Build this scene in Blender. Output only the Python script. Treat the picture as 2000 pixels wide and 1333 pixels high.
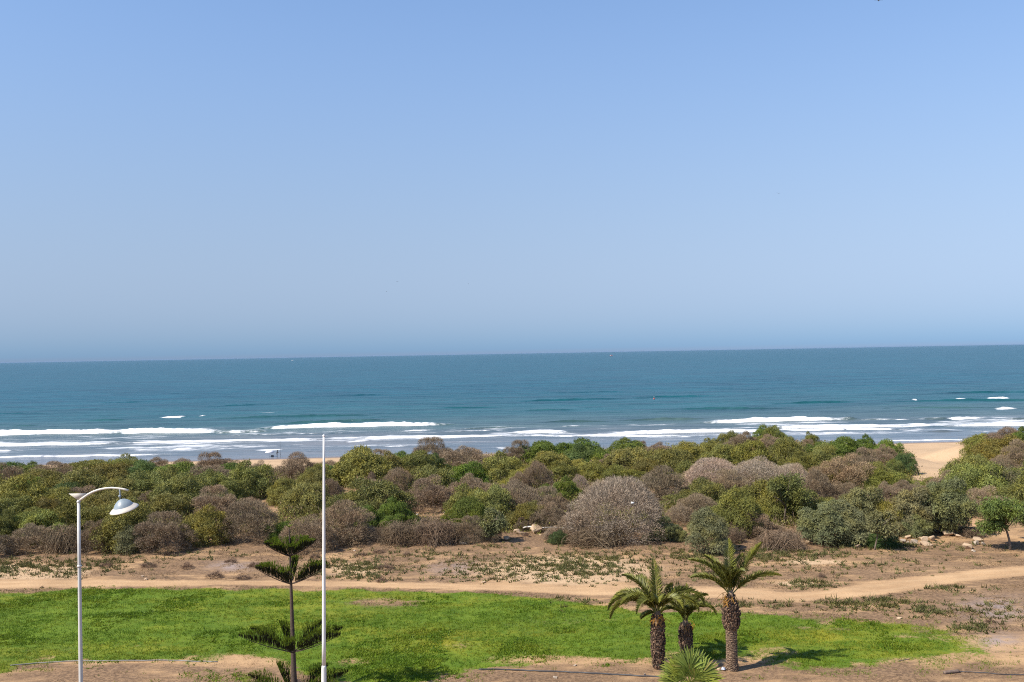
import bpy, bmesh, math, random
import numpy as np
from mathutils import Vector, Matrix

for o in list(bpy.data.objects):
    bpy.data.objects.remove(o, do_unlink=True)
SC = bpy.context.scene
COL = SC.collection
R = math.radians
rng = np.random.default_rng(7)
random.seed(7)

# ------------------------------------------------------------------ camera
FPX, CX, CY = 35.0 / 36.0 * 2000.0, 1000.0, 666.5
CAMZ = 16.0
PITCH, ROLL = math.atan(23.4 / FPX), R(1.03)
fwd = Vector((0, math.cos(PITCH), math.sin(PITCH)))
up0 = Vector((0, -math.sin(PITCH), math.cos(PITCH)))
rt0 = Vector((1, 0, 0))
RT = rt0 * math.cos(ROLL) - up0 * math.sin(ROLL)
UP = up0 * math.cos(ROLL) + rt0 * math.sin(ROLL)
cam = bpy.data.cameras.new('camera')
cam.lens, cam.sensor_width, cam.clip_start, cam.clip_end = 35, 36, 0.5, 120000
camo = bpy.data.objects.new('camera', cam)
COL.objects.link(camo)
m = Matrix.Identity(4)
for i in range(3):
    m[i][0], m[i][1], m[i][2] = RT[i], UP[i], -fwd[i]
m[2][3] = CAMZ
camo.matrix_world = m
SC.camera = camo

# ------------------------------------------------------------------ sky and sun
SUN_EL, SHADOW_DIR = 47.0, 27.0            # shadows run right and a little away
w = bpy.data.worlds.new('World')
SC.world = w
w.use_nodes = True
nt = w.node_tree
nt.nodes.clear()
sky = nt.nodes.new('ShaderNodeTexSky')
sky.sky_type = 'NISHITA'
sky.sun_disc = False
sky.sun_elevation = R(SUN_EL)
sa = R(SHADOW_DIR + 180)                   # direction towards the sun, from +X
sky.sun_rotation = R(90) - sa
sky.altitude = 0
sky.air_density, sky.dust_density, sky.ozone_density = 1.0, 0.2, 2.5
# sea haze: a grey-blue layer low over the whole horizon
tcn = nt.nodes.new('ShaderNodeTexCoord')
sep = nt.nodes.new('ShaderNodeSeparateXYZ')
ramp = nt.nodes.new('ShaderNodeValToRGB')
mul = nt.nodes.new('ShaderNodeMix')
mul.data_type = 'RGBA'
mul.blend_type = 'MULTIPLY'
mul.inputs['Factor'].default_value = 1.0
e = ramp.color_ramp.elements
# tint by height above the horizon: smooth curve through measured stops
SKZ = np.array([0.0, 0.016, 0.032, 0.052, 0.092, 0.15, 0.246, 0.33])
SKC = np.array([(0.29, 0.463, 0.961), (0.345, 0.514, 0.972), (0.443, 0.559, 0.918), (0.522, 0.59, 0.87), (0.745, 0.735, 0.885), (1.02, 0.94, 1.0), (1.207, 1.175, 1.22), (1.311, 1.322, 1.393)])
fit = [np.polyfit(np.sqrt(SKZ), SKC[:, k], 4) for k in range(3)]
e[0].position, e[0].color = 0.0, (*[float(np.polyval(f, 0.0)) for f in fit], 1)
e[1].position, e[1].color = 1.0, (1.2, 1.22, 1.3, 1)
for p in np.linspace(0.0, 0.58, 26)[1:] ** 2:
    el = e.new(float(p))
    el.color = (*[float(np.polyval(f, math.sqrt(p))) for f in fit], 1)
bg = nt.nodes.new('ShaderNodeBackground')
bg.inputs['Strength'].default_value = 0.095
wo = nt.nodes.new('ShaderNodeOutputWorld')
L = nt.links.new
L(tcn.outputs['Generated'], sep.inputs[0])
L(sep.outputs['Z'], ramp.inputs[0])
L(sky.outputs[0], mul.inputs['A'])
L(ramp.outputs[0], mul.inputs['B'])
L(mul.outputs['Result'], bg.inputs[0])
L(bg.outputs[0], wo.inputs[0])
sd = bpy.data.lights.new('sun', 'SUN')
sd.energy, sd.angle, sd.color = 5.0, R(0.5), (1.0, 0.93, 0.82)
so = bpy.data.objects.new('sun', sd)
COL.objects.link(so)
sv = Vector((math.cos(sa) * math.cos(R(SUN_EL)), math.sin(sa) * math.cos(R(SUN_EL)), math.sin(R(SUN_EL))))
so.rotation_euler = sv.to_track_quat('Z', 'Y').to_euler()
so.location = (0, -30, 60)
vs = SC.view_settings
vs.view_transform, vs.look, vs.exposure, vs.gamma, vs.use_curve_mapping = 'Standard', 'None', 0.5, 1.0, False
SC.render.engine = 'CYCLES'
SC.cycles.use_denoising = False
SC.cycles.filter_width = 1.05
SC.cycles.max_bounces = 6
SC.cycles.transparent_max_bounces = 6
SC.cycles.volume_bounces = 0

# ------------------------------------------------------------------ helpers
def hash2(ix, iy, seed):
    n = (ix.astype(np.int64) * 374761393 + iy.astype(np.int64) * 668265263 + seed * 974634777) & 0x7fffffff
    n = ((n ^ (n >> 13)) * 1274126177) & 0x7fffffff
    n = ((n ^ (n >> 16)) * 668265263) & 0x7fffffff
    return ((n ^ (n >> 15)) & 0xffff) / 65535.0

def vnoise(x, y, seed=0):
    x = np.asarray(x, float); y = np.asarray(y, float)
    ix, iy = np.floor(x), np.floor(y)
    fx, fy = x - ix, y - iy
    fx, fy = fx * fx * (3 - 2 * fx), fy * fy * (3 - 2 * fy)
    a, b = hash2(ix, iy, seed), hash2(ix + 1, iy, seed)
    c, d = hash2(ix, iy + 1, seed), hash2(ix + 1, iy + 1, seed)
    return (a * (1 - fx) + b * fx) * (1 - fy) + (c * (1 - fx) + d * fx) * fy

def fbm(x, y, seed=0, oct=4):
    s, a, t = 0, 0.5, 0
    for i in range(oct):
        s = s + a * vnoise(np.asarray(x) * 2 ** i, np.asarray(y) * 2 ** i, seed + i * 17)
        t += a
        a *= 0.5
    return s / t

def sstep(a, b, x):
    t = np.clip((x - a) / (b - a), 0, 1)
    return t * t * (3 - 2 * t)

def project(x, y, z):
    dx, dy, dz = np.asarray(x, float), np.asarray(y, float), np.asarray(z, float) - CAMZ
    d = dx * fwd.x + dy * fwd.y + dz * fwd.z
    d = np.where(d < 0.5, 0.5, d)
    return CX + FPX * (dx * RT.x + dy * RT.y + dz * RT.z) / d, CY - FPX * (dx * UP.x + dy * UP.y + dz * UP.z) / d

def ray(px, py):
    return (fwd + RT * ((px - CX) / FPX) + UP * ((CY - py) / FPX)).normalized()

CRX = (np.array([-900, -200, 0, 250, 420, 560, 640, 700, 850, 1000, 1250, 1400, 1490, 1600, 1690, 1750, 1800, 1870, 1930, 1990, 2300, 2900]) - 1000) / FPX * 150
CRA = np.array([1.5, 1.2, 0.9, 1.5, 1.2, 0.3, 0.1, 1.0, 2.4, 2.2, 2.7, 3.0, 3.7, 2.7, 2.2, 1.3, 0.1, 0.3, 2.2, 3.2, 3.0, 2.0])

def terrain(X, Y):
    X = np.asarray(X, float); Y = np.asarray(Y, float)
    Ys = Y - 0.069 * X
    z = -1.3 + 1.3 * sstep(43.5, 48.2, Y)
    z = z - 7.4 * sstep(0, 1, (Ys - 108) / 118) * 0.45 - 7.4 * 0.55 * np.clip((Ys - 115) / 110, 0, 1)
    z = z - np.clip((Ys - 225) / 17, 0, None) * 0.6
    z = np.maximum(z, -14)
    amp = np.interp(X, CRX, CRA)
    z = z + amp * np.exp(-((Ys - 148) / 27.0) ** 2)
    du = sstep(82, 105, Y) * (1 - sstep(195, 225, Ys))
    z = z + du * (fbm(X / 11, Y / 11, 3) - 0.5) * 1.1
    fr = sstep(70, 78, Y) * (1 - sstep(84, 92, Y))
    z = z + fr * (fbm(X / 5, Y / 5, 5) - 0.5) * 0.55
    rp = sstep(77, 80, Y) * (1 - sstep(90, 96, Y))
    z = z + rp * (fbm(X / 0.9 + Y * .3, Y / 0.7, 19, 2) - .5) * 0.22
    z = z + (1 - sstep(225, 240, Ys)) * (fbm(X / 2.3, Y / 2.3, 9, 3) - 0.5) * 0.16 * sstep(46, 49, Y)
    return z

def at(px, py, ymax=163.0):
    d = ray(px, py)
    t = np.arange(42.0 / d.y, ymax / d.y, 0.3)
    g = terrain(d.x * t, d.y * t) - (CAMZ + d.z * t)
    k = np.argmax(g > 0) if (g > 0).any() else len(t) - 1
    tt = float(t[k])
    if 0 < k and g[k] > 0:
        tt = float(t[k - 1] + (t[k] - t[k - 1]) * (-g[k - 1]) / (g[k] - g[k - 1]))
    x, y = d.x * tt, d.y * tt
    return Vector((x, y, float(terrain(x, y))))

def at_sea(px, py, z=-8.0):
    d = ray(px, py)
    t = (z - CAMZ) / d.z
    return Vector((d.x * t, d.y * t, z))

def at_dist(px, py, Y):
    d = ray(px, py)
    t = Y / d.y
    return Vector((d.x * t, Y, CAMZ + d.z * t))

def make_mesh(name, verts, polys, var=None, smooth=False, mats=(), matidx=None):
    """polys: list of (M,k) int arrays"""
    me = bpy.data.meshes.new(name)
    verts = np.asarray(verts, np.float32)
    me.vertices.add(len(verts))
    me.vertices.foreach_set('co', verts.ravel())
    polys = [np.asarray(p, np.int32) for p in polys if len(p)]
    tot = np.concatenate([np.full(len(p), p.shape[1], np.int32) for p in polys])
    loops = np.concatenate([p.ravel() for p in polys])
    me.loops.add(len(loops))
    me.loops.foreach_set('vertex_index', loops)
    me.polygons.add(len(tot))
    st = np.concatenate([[0], np.cumsum(tot)[:-1]]).astype(np.int32)
    me.polygons.foreach_set('loop_start', st)
    me.polygons.foreach_set('loop_total', tot)
    if smooth:
        me.polygons.foreach_set('use_smooth', np.ones(len(tot), bool))
    for mt in mats:
        me.materials.append(mt)
    if matidx is not None:
        me.polygons.foreach_set('material_index', np.asarray(matidx, np.int32))
    me.update(calc_edges=True)
    if var is not None:
        a = me.attributes.new('var', 'FLOAT', 'POINT')
        a.data.foreach_set('value', np.asarray(var, np.float32))
    return me

class MB:
    def __init__(self):
        self.v, self.p, self.var, self.mi, self.n = [], [], [], [], 0
    def add(self, v, p, var=0.5, mi=0):
        v = np.asarray(v, float).reshape(-1, 3)
        p = np.asarray(p, int)
        self.v.append(v); self.p.append(p + self.n)
        self.var.append(np.broadcast_to(np.asarray(var, float), (len(v),)).copy())
        self.mi.append(np.full(len(p), mi))
        self.n += len(v)
    def tube(self, pts, rad, k=8, var=0.5, mi=0, cap=True):
        pts = np.asarray(pts, float)
        rad = np.broadcast_to(np.asarray(rad, float), (len(pts),))
        T = np.gradient(pts, axis=0)
        T /= np.linalg.norm(T, axis=1, keepdims=True) + 1e-9
        ref = np.array([0.13, 0.97, 0.21])
        if abs(T[0] @ ref) > 0.9: ref = np.array([1.0, 0.1, 0])
        A = np.cross(T, ref); A /= np.linalg.norm(A, axis=1, keepdims=True) + 1e-9
        B = np.cross(T, A)
        th = np.arange(k) * 2 * np.pi / k
        V = pts[:, None] + rad[:, None, None] * (np.cos(th)[None, :, None] * A[:, None] + np.sin(th)[None, :, None] * B[:, None])
        n = len(pts)
        i, j = np.meshgrid(np.arange(n - 1), np.arange(k), indexing='ij')
        f = np.stack([i * k + j, i * k + (j + 1) % k, (i + 1) * k + (j + 1) % k, (i + 1) * k + j], -1).reshape(-1, 4)
        b = self.n
        self.add(V.reshape(-1, 3), f, var, mi)
        if cap:
            for row, rev in ((0, True), (n - 1, False)):
                idx = b + row * k + np.arange(k)
                if rev: idx = idx[::-1]
                self.p.append(idx[None, :]); self.mi.append(np.array([mi]))
    def lathe(self, prof, k=16, var=0.5, mi=0, mat=None):
        prof = np.asarray(prof, float)
        th = np.arange(k) * 2 * np.pi / k
        V = np.stack([prof[:, 0][:, None] * np.cos(th), prof[:, 0][:, None] * np.sin(th), np.broadcast_to(prof[:, 1][:, None], (len(prof), k))], -1).reshape(-1, 3)
        if mat is not None:
            V = np.array([mat @ Vector(p) for p in V])
        n = len(prof)
        i, j = np.meshgrid(np.arange(n - 1), np.arange(k), indexing='ij')
        f = np.stack([i * k + j, i * k + (j + 1) % k, (i + 1) * k + (j + 1) % k, (i + 1) * k + j], -1).reshape(-1, 4)
        self.add(V, f, var, mi)
    def box(self, c, s, var=0.5, mi=0):
        c, s = np.asarray(c, float), np.asarray(s, float) / 2
        v = np.array([[x, y, z] for x in (-1, 1) for y in (-1, 1) for z in (-1, 1)]) * s + c
        self.add(v, [[0, 1, 3, 2], [4, 6, 7, 5], [0, 4, 5, 1], [2, 3, 7, 6], [0, 2, 6, 4], [1, 5, 7, 3]], var, mi)
    def leaves(self, base, axis, length, width, var=0.5, side=None, mi=0):
        """flat rhombic leaves"""
        n = len(base)
        axis = axis / (np.linalg.norm(axis, axis=1, keepdims=True) + 1e-9)
        if side is None: side = rng.normal(size=(n, 3))
        side = side - (side * axis).sum(1, keepdims=True) * axis
        side /= np.linalg.norm(side, axis=1, keepdims=True) + 1e-9
        l = np.broadcast_to(np.asarray(length, float), (n,))[:, None]
        wd = np.broadcast_to(np.asarray(width, float), (n,))[:, None]
        mid = base + axis * l * 0.45
        V = np.stack([base, mid + side * wd / 2, base + axis * l, mid - side * wd / 2], 1)
        self.add(V.reshape(-1, 3), np.arange(4 * n).reshape(n, 4), np.repeat(np.broadcast_to(np.asarray(var, float), (n,)), 4), mi)
    def blades(self, base, axis, length, width, var=0.5, mi=0):
        # triangular leaf, widest near the middle of the spray
        self.spikes(base + axis / (np.linalg.norm(axis, axis=1, keepdims=True) + 1e-9) * np.broadcast_to(np.asarray(length, float), (len(base),))[:, None], -axis, length, width, var, mi)
    def spikes(self, base, axis, length, width, var=0.5, mi=0, face=None, loose=.45):
        n = len(base)
        axis = axis / (np.linalg.norm(axis, axis=1, keepdims=True) + 1e-9)
        side = rng.normal(size=(n, 3))
        if face is not None:
            side = np.cross(axis, face) + side * loose * .6
        side -= (side * axis).sum(1, keepdims=True) * axis
        side /= np.linalg.norm(side, axis=1, keepdims=True) + 1e-9
        l = np.broadcast_to(np.asarray(length, float), (n,))[:, None]
        wd = np.broadcast_to(np.asarray(width, float), (n,))[:, None]
        V = np.stack([base - side * wd / 2, base + side * wd / 2, base + axis * l], 1)
        self.add(V.reshape(-1, 3), np.arange(3 * n).reshape(n, 3), np.repeat(np.broadcast_to(np.asarray(var, float), (n,)), 3), mi)
    def mesh(self, name, mats=(), smooth=False):
        # order polys with their material index
        return make_mesh(name, np.concatenate(self.v), self.p, np.concatenate(self.var), smooth, mats, np.concatenate(self.mi))

def link(name, me, parent=None, loc=None):
    o = bpy.data.objects.new(name, me)
    COL.objects.link(o)
    if parent: o.parent = parent
    if loc is not None: o.location = loc
    return o

def tag(o, label, cat, group=None, kind=None):
    if label: o['label'] = label
    if cat: o['category'] = cat
    if group: o['group'] = group
    if kind: o['kind'] = kind
    return o

# ------------------------------------------------------------------ materials
def newmat(name):
    mt = bpy.data.materials.new(name)
    mt.use_nodes = True
    n = mt.node_tree
    return mt, n, n.nodes['Principled BSDF'], n.links.new

def node(n, t, **kw):
    x = n.nodes.new(t)
    for k, v in kw.items():
        setattr(x, k, v)
    return x

def mixc(n, fac, a, b, blend='MIX'):
    x = n.nodes.new('ShaderNodeMix')
    x.data_type = 'RGBA'
    x.blend_type = blend
    for s, v in (('Factor', fac), ('A', a), ('B', b)):
        sock = x.inputs[s] if s == 'Factor' else [i for i in x.inputs if i.name == s and i.type == 'RGBA'][0]
        if hasattr(v, 'is_linked') or hasattr(v, 'links'):
            n.links.new(v, sock)
        else:
            sock.default_value = v if s == 'Factor' else (*v, 1)
    return [o for o in x.outputs if o.type == 'RGBA'][0]

def mth(n, op, a, b=0.0, c=0.0, clamp=False):
    x = n.nodes.new('ShaderNodeMath')
    x.operation = op
    x.use_clamp = clamp
    for i, v in enumerate((a, b, c)):
        if hasattr(v, 'links'):
            n.links.new(v, x.inputs[i])
        else:
            x.inputs[i].default_value = v
    return x.outputs[0]

def noise(n, scale, detail=4, rough=0.55, vec=None, stretch=None):
    x = n.nodes.new('ShaderNodeTexNoise')
    x.inputs['Scale'].default_value = scale
    x.inputs['Detail'].default_value = detail
    x.inputs['Roughness'].default_value = rough
    if stretch is not None:
        mp = n.nodes.new('ShaderNodeMapping')
        mp.inputs['Scale'].default_value = stretch
        n.links.new(vec, mp.inputs['Vector'])
        vec = mp.outputs[0]
    if vec is not None: n.links.new(vec, x.inputs['Vector'])
    return x.outputs['Fac']

def maprange(n, v, a, b, c=0.0, d=1.0, smooth=True):
    x = n.nodes.new('ShaderNodeMapRange')
    if smooth: x.interpolation_type = 'SMOOTHSTEP'
    n.links.new(v, x.inputs['Value'])
    for i, q in zip(('From Min', 'From Max', 'To Min', 'To Max'), (a, b, c, d)):
        x.inputs[i].default_value = q
    return x.outputs[0]

def geo_pos(n):
    return n.nodes.new('ShaderNodeNewGeometry').outputs['Position']

def attr(n, name, out='Fac'):
    a = n.nodes.new('ShaderNodeAttribute')
    a.attribute_name = name
    return a.outputs[out]

def leaf_material(name, color=None, transl=0.3, lo=0.55, hi=1.45, tint=(1.22, 1.1, 0.8), rough=0.55, patch=2.2):
    mt, n, bs, lk = newmat(name)
    if color is None:
        oi = n.nodes.new('ShaderNodeObjectInfo')
        base = oi.outputs['Color']
    else:
        rgb = n.nodes.new('ShaderNodeRGB')
        rgb.outputs[0].default_value = (*color, 1)
        base = rgb.outputs[0]
    v = attr(n, 'var')
    scl = maprange(n, v, 0, 1, lo, hi, False)
    vm = n.nodes.new('ShaderNodeVectorMath'); vm.operation = 'SCALE'
    lk(base, vm.inputs[0]); lk(scl, vm.inputs['Scale'])
    pn = noise(n, patch * 0.35, 3, 0.6, geo_pos(n))
    f = maprange(n, pn, 0.42, 0.66)
    tinted = mixc(n, 1.0, vm.outputs[0], tint, 'MULTIPLY')
    col = mixc(n, f, vm.outputs[0], tinted)
    lk(col, bs.inputs['Base Color'])
    bs.inputs['Roughness'].default_value = rough
    bs.inputs['Specular IOR Level'].default_value = 0.15
    if transl > 0:
        tr = n.nodes.new('ShaderNodeBsdfTranslucent')
        mx = n.nodes.new('ShaderNodeMixShader')
        mx.inputs[0].default_value = transl
        lk(col, tr.inputs[0]); lk(bs.outputs[0], mx.inputs[1]); lk(tr.outputs[0], mx.inputs[2])
        lk(mx.outputs[0], n.nodes['Material Output'].inputs[0])
    return mt

def plain_material(name, color, rough=0.6, var=0.25, scale=6.0, metal=0.0, bump=0.0, obj=True, attrvar=0.0):
    mt, n, bs, lk = newmat(name)
    tc = n.nodes.new('ShaderNodeTexCoord')
    nz = noise(n, scale, 5, 0.6, tc.outputs['Object'])
    f = maprange(n, nz, 0.3, 0.7, 1 - var, 1 + var, False)
    if attrvar:
        f = mth(n, 'MULTIPLY', f, maprange(n, attr(n, 'var'), 0, 1, 1 - attrvar, 1 + attrvar, False))
    vm = n.nodes.new('ShaderNodeVectorMath'); vm.operation = 'SCALE'
    vm.inputs[0].default_value = color
    lk(f, vm.inputs['Scale'])
    lk(vm.outputs[0], bs.inputs['Base Color'])
    bs.inputs['Roughness'].default_value = rough
    bs.inputs['Metallic'].default_value = metal
    if bump:
        b = n.nodes.new('ShaderNodeBump')
        b.inputs['Strength'].default_value = bump
        b.inputs['Distance'].default_value = 0.05
        lk(nz, b.inputs['Height']); lk(b.outputs[0], bs.inputs['Normal'])
    return mt

LEAF = leaf_material('shrub_leaf', None, 0.16)
TWIG = leaf_material('dry_twig', None, 0.0, 0.6, 1.4, (1.06, 0.98, 0.92), 0.8, 1.6)
STEM = plain_material('stem_bark', (0.13, 0.09, 0.065), 0.85, 0.3, 8)

# ------------------------------------------------------------------ ground
LT = np.array([[-900, 1150], [-300, 1152], [0, 1157], [150, 1149], [300, 1147], [600, 1150], [800, 1153], [950, 1157], [1100, 1168], [1180, 1180], [1250, 1196], [1400, 1193], [1600, 1203], [1750, 1209], [1850, 1223], [1925, 1234], [1960, 1262], [2600, 1270]])
LB = np.array([[-900, 1310], [-300, 1310], [0, 1307], [60, 1297], [160, 1291], [380, 1292], [450, 1289], [560, 1304], [650, 1330], [750, 1345], [880, 1325], [950, 1308], [1060, 1292], [1150, 1296], [1280, 1292], [1400, 1290], [1500, 1296], [1600, 1308], [1750, 1298], [1890, 1310], [1960, 1268], [2600, 1200]])
TT = np.array([[-900, 1125], [-200, 1132], [0, 1132], [500, 1133], [800, 1137], [1000, 1141], [1150, 1144], [1250, 1142], [1400, 1147], [1500, 1154], [1560, 1158], [1600, 1154], [1700, 1137], [1800, 1125], [1900, 1113], [2000, 1105], [2200, 1090], [2600, 1070]])
TB = np.array([[-900, 1146], [-200, 1152], [0, 1149], [500, 1144], [800, 1150], [1000, 1156], [1150, 1164], [1250, 1168], [1400, 1170], [1500, 1174], [1560, 1176], [1600, 1173], [1700, 1167], [1800, 1150], [1900, 1135], [2000, 1125], [2200, 1110], [2600, 1090]])

def lawn_mask(px, py, X, Y, soft=7.0):
    t, b = np.interp(px, LT[:, 0], LT[:, 1]), np.interp(px, LB[:, 0], LB[:, 1])
    wob = (fbm(X / 1.6, Y / 1.6, 31) - 0.5) * 26 + (fbm(X / 5, Y / 2.5, 32) - .5) * 22 * sstep(1300, 1800, px)
    soft = soft + 10 * sstep(1300, 1800, px)
    mk = sstep(-soft * 0.4, soft, py - t + wob * 0.5) * sstep(-soft * 1.3, soft * 1.5, b - py + wob * 1.3)
    return mk

def track_mask(px, py, X, Y):
    t, b = np.interp(px, TT[:, 0], TT[:, 1]), np.interp(px, TB[:, 0], TB[:, 1])
    wob = (fbm(X / 1.5, Y / 1.5, 41) - 0.5) * 7
    return sstep(-5, 5, py - t + wob) * sstep(-5, 5, b - py + wob)

def blob(px, py, cx, cy, rx, ry):
    return np.exp(-(((px - cx) / rx) ** 2 + ((py - cy) / ry) ** 2))

BARE = [(530, 990, 60, 18), (690, 950, 34, 18), (855, 1004, 70, 16), (1835, 900, 60, 40), (1950, 1035, 70, 26), (1335, 1020, 26, 22), (1800, 1050, 120, 14), (1120, 1020, 30, 14)]

def ground_attrs(X, Y, Z):
    px, py = project(X, Y, Z)
    Ys = Y - 0.069 * X
    lawn = lawn_mask(px, py, X, Y) * (Y > 46.5)
    bald = np.zeros_like(px)
    for c in ((750, 1178, 80, 9, 0.8), (1780, 1212, 120, 8, 0.75), (1290, 1240, 60, 8, .3), (690, 1295, 40, 10, 0.6), (470, 1288, 80, 10, 0.6), (900, 1262, 60, 10, .35), (1060, 1292, 120, 12, .7), (1890, 1235, 60, 14, .4)):
        bald = np.maximum(bald, c[4] * blob(px, py, *c[:4]))
    lawn = lawn * (1 - np.clip(bald * (0.35 + 1.3 * fbm(X / 1.1, Y / 1.1, 77)), 0, 1))
    worn = sstep(.56, .74, fbm(X / 4.5, Y / 2.2, 33)) * 0.55 + sstep(.55, .75, fbm(X / 14, Y / 4, 34)) * .35
    lawn = lawn * (1 - worn * (0.3 + .7 * sstep(900, 1700, px)))
    lb_ = np.interp(px, LB[:, 0], LB[:, 1])
    rg_ = sstep(.44, .62, fbm(X / 2.0, Y / 1.2, 36))
    lawn = lawn * (1 - np.maximum(sstep(1790, 2010, px), .75 * sstep(20, 0, lb_ - py) * sstep(380, 460, px)) * rg_)
    # thin grass growing below the lawn edge
    thin = 0.45 * (blob(px, py, 1930, 1285, 60, 22) + blob(px, py, 1200, 1292, 200, 10) + blob(px, py, 1700, 1313, 200, 10) + blob(px, py, 480, 1325, 150, 12) + blob(px, py, 60, 1308, 70, 8) + blob(px, py, 820, 1315, 120, 20)) * sstep(.42, .6, fbm(X / .9, Y / .9, 78))
    lawn = np.clip(np.maximum(lawn, thin), 0, 1)
    tr = track_mask(px, py, X, Y) * (Y > 50)
    path = np.clip(blob(px, py, 1905, 1022, 26, 14) + blob(px, py, 1950, 1043, 60, 7) + blob(px, py, 2020, 1055, 60, 8), 0, 1)
    tr = np.maximum(tr, path * (Y < 130))
    # dry brown litter
    lit = sstep(1085, 1062, py) * sstep(-240, -215, -Ys)
    lit = np.maximum(lit, 0.5 * (py > 1060) * (py < 1240))
    lit = np.maximum(lit, 0.75 * blob(px, py, 380, 1108, 190, 17))
    lit = np.maximum(lit, 0.55 * blob(px, py, 860, 1095, 120, 30))
    lit = np.maximum(lit, 0.6 * blob(px, py, 1640, 1115, 190, 20))
    lit = np.maximum(lit, 0.55 * blob(px, py, 1850, 1185, 230, 28))
    lit = np.maximum(lit, 0.6 * sstep(1292, 1305, py))
    for c in BARE:
        lit = lit * (1 - 0.7 * np.clip(blob(px, py, *c) * 1.4, 0, 1))
    light = np.zeros_like(px)
    for c in ((1110, 1115, 160, 26, 1), (60, 1118, 110, 16, .9), (690, 1112, 80, 18, .5), (1590, 1098, 60, 6, .7), (1560, 1140, 60, 6, .6)):
        light = np.maximum(light, np.clip(c[4] * 1.5 * blob(px, py, *c[:4]), 0, 1))
    beach = sstep(165, 185, Ys)
    light = np.maximum(light, beach)
    light = np.maximum(light, np.clip(blob(px, py, 1835, 905, 75, 45) * 1.3, 0, 1))
    lit = lit * (1 - light) * (1 - beach)
    wet = sstep(233.5, 239.5, Ys + (fbm(X / 9, Y / 9, 51) - .5) * 3)
    yel = np.zeros_like(px)
    for c in ((870, 1255, 80, 22, 1), (1600, 1245, 130, 16, 1), (260, 1265, 120, 12, .7), (740, 1165, 160, 12, .6), (1490, 1260, 50, 20, .6), (60, 1165, 80, 10, .4), (1250, 1210, 70, 12, .3)):
        yel = np.maximum(yel, c[4] * blob(px, py, *c[:4]))
    yel = np.clip(np.maximum(yel, .5 * sstep(.5, .72, fbm(X / 7, Y / 2.6, 35))), 0, 1)
    ash = np.clip(blob(px, py, 455, 1106, 45, 9) + blob(px, py, 1940, 1190, 70, 22) + blob(px, py, 1950, 1252, 45, 14) * .9 + blob(px, py, 900, 1110, 60, 14) * .7, 0, 1)
    tt_, tb_ = np.interp(px, TT[:, 0], TT[:, 1]), np.interp(px, TB[:, 0], TB[:, 1])
    fr_ = (py - tt_) / (tb_ - tt_)
    rut = (np.exp(-((fr_ - .3) / .09) ** 2) + np.exp(-((fr_ - .72) / .09) ** 2)) * tr
    return lawn, tr, lit, light, wet, yel, ash, rut

def build_ground():
    ys = np.concatenate([np.linspace(-400, 20, 15)[:-1], np.arange(20, 46, 1.0), np.arange(46, 92, 0.25), np.arange(92, 170, 0.55), np.arange(170, 262, 1.0), [275, 300, 350, 420]])
    s = np.concatenate([[-40, -12, -5, -2.6, -1.8], np.linspace(-1.35, 1.35, 330), [1.8, 2.6, 5, 12, 40]])
    Y, S = np.meshgrid(ys, s, indexing='ij')
    X = S * (0.515 * np.maximum(Y, 40) + 2)
    Z = terrain(X, Y)
    n, k = Y.shape
    i, j = np.meshgrid(np.arange(n - 1), np.arange(k - 1), indexing='ij')
    f = np.stack([i * k + j, i * k + j + 1, (i + 1) * k + j + 1, (i + 1) * k + j], -1).reshape(-1, 4)
    me = make_mesh('ground', np.stack([X, Y, Z], -1).reshape(-1, 3), [f], None, True, [ground_material()])
    names = ('lawn', 'track', 'litter', 'pale', 'wet', 'yellow', 'ash', 'rut')
    for nm, a in zip(names, ground_attrs(X, Y, Z)):
        at_ = me.attributes.new(nm, 'FLOAT', 'POINT')
        at_.data.foreach_set('value', np.asarray(a, np.float32).ravel())
    o = link('ground', me)
    o['kind'] = 'structure'
    return o

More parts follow.
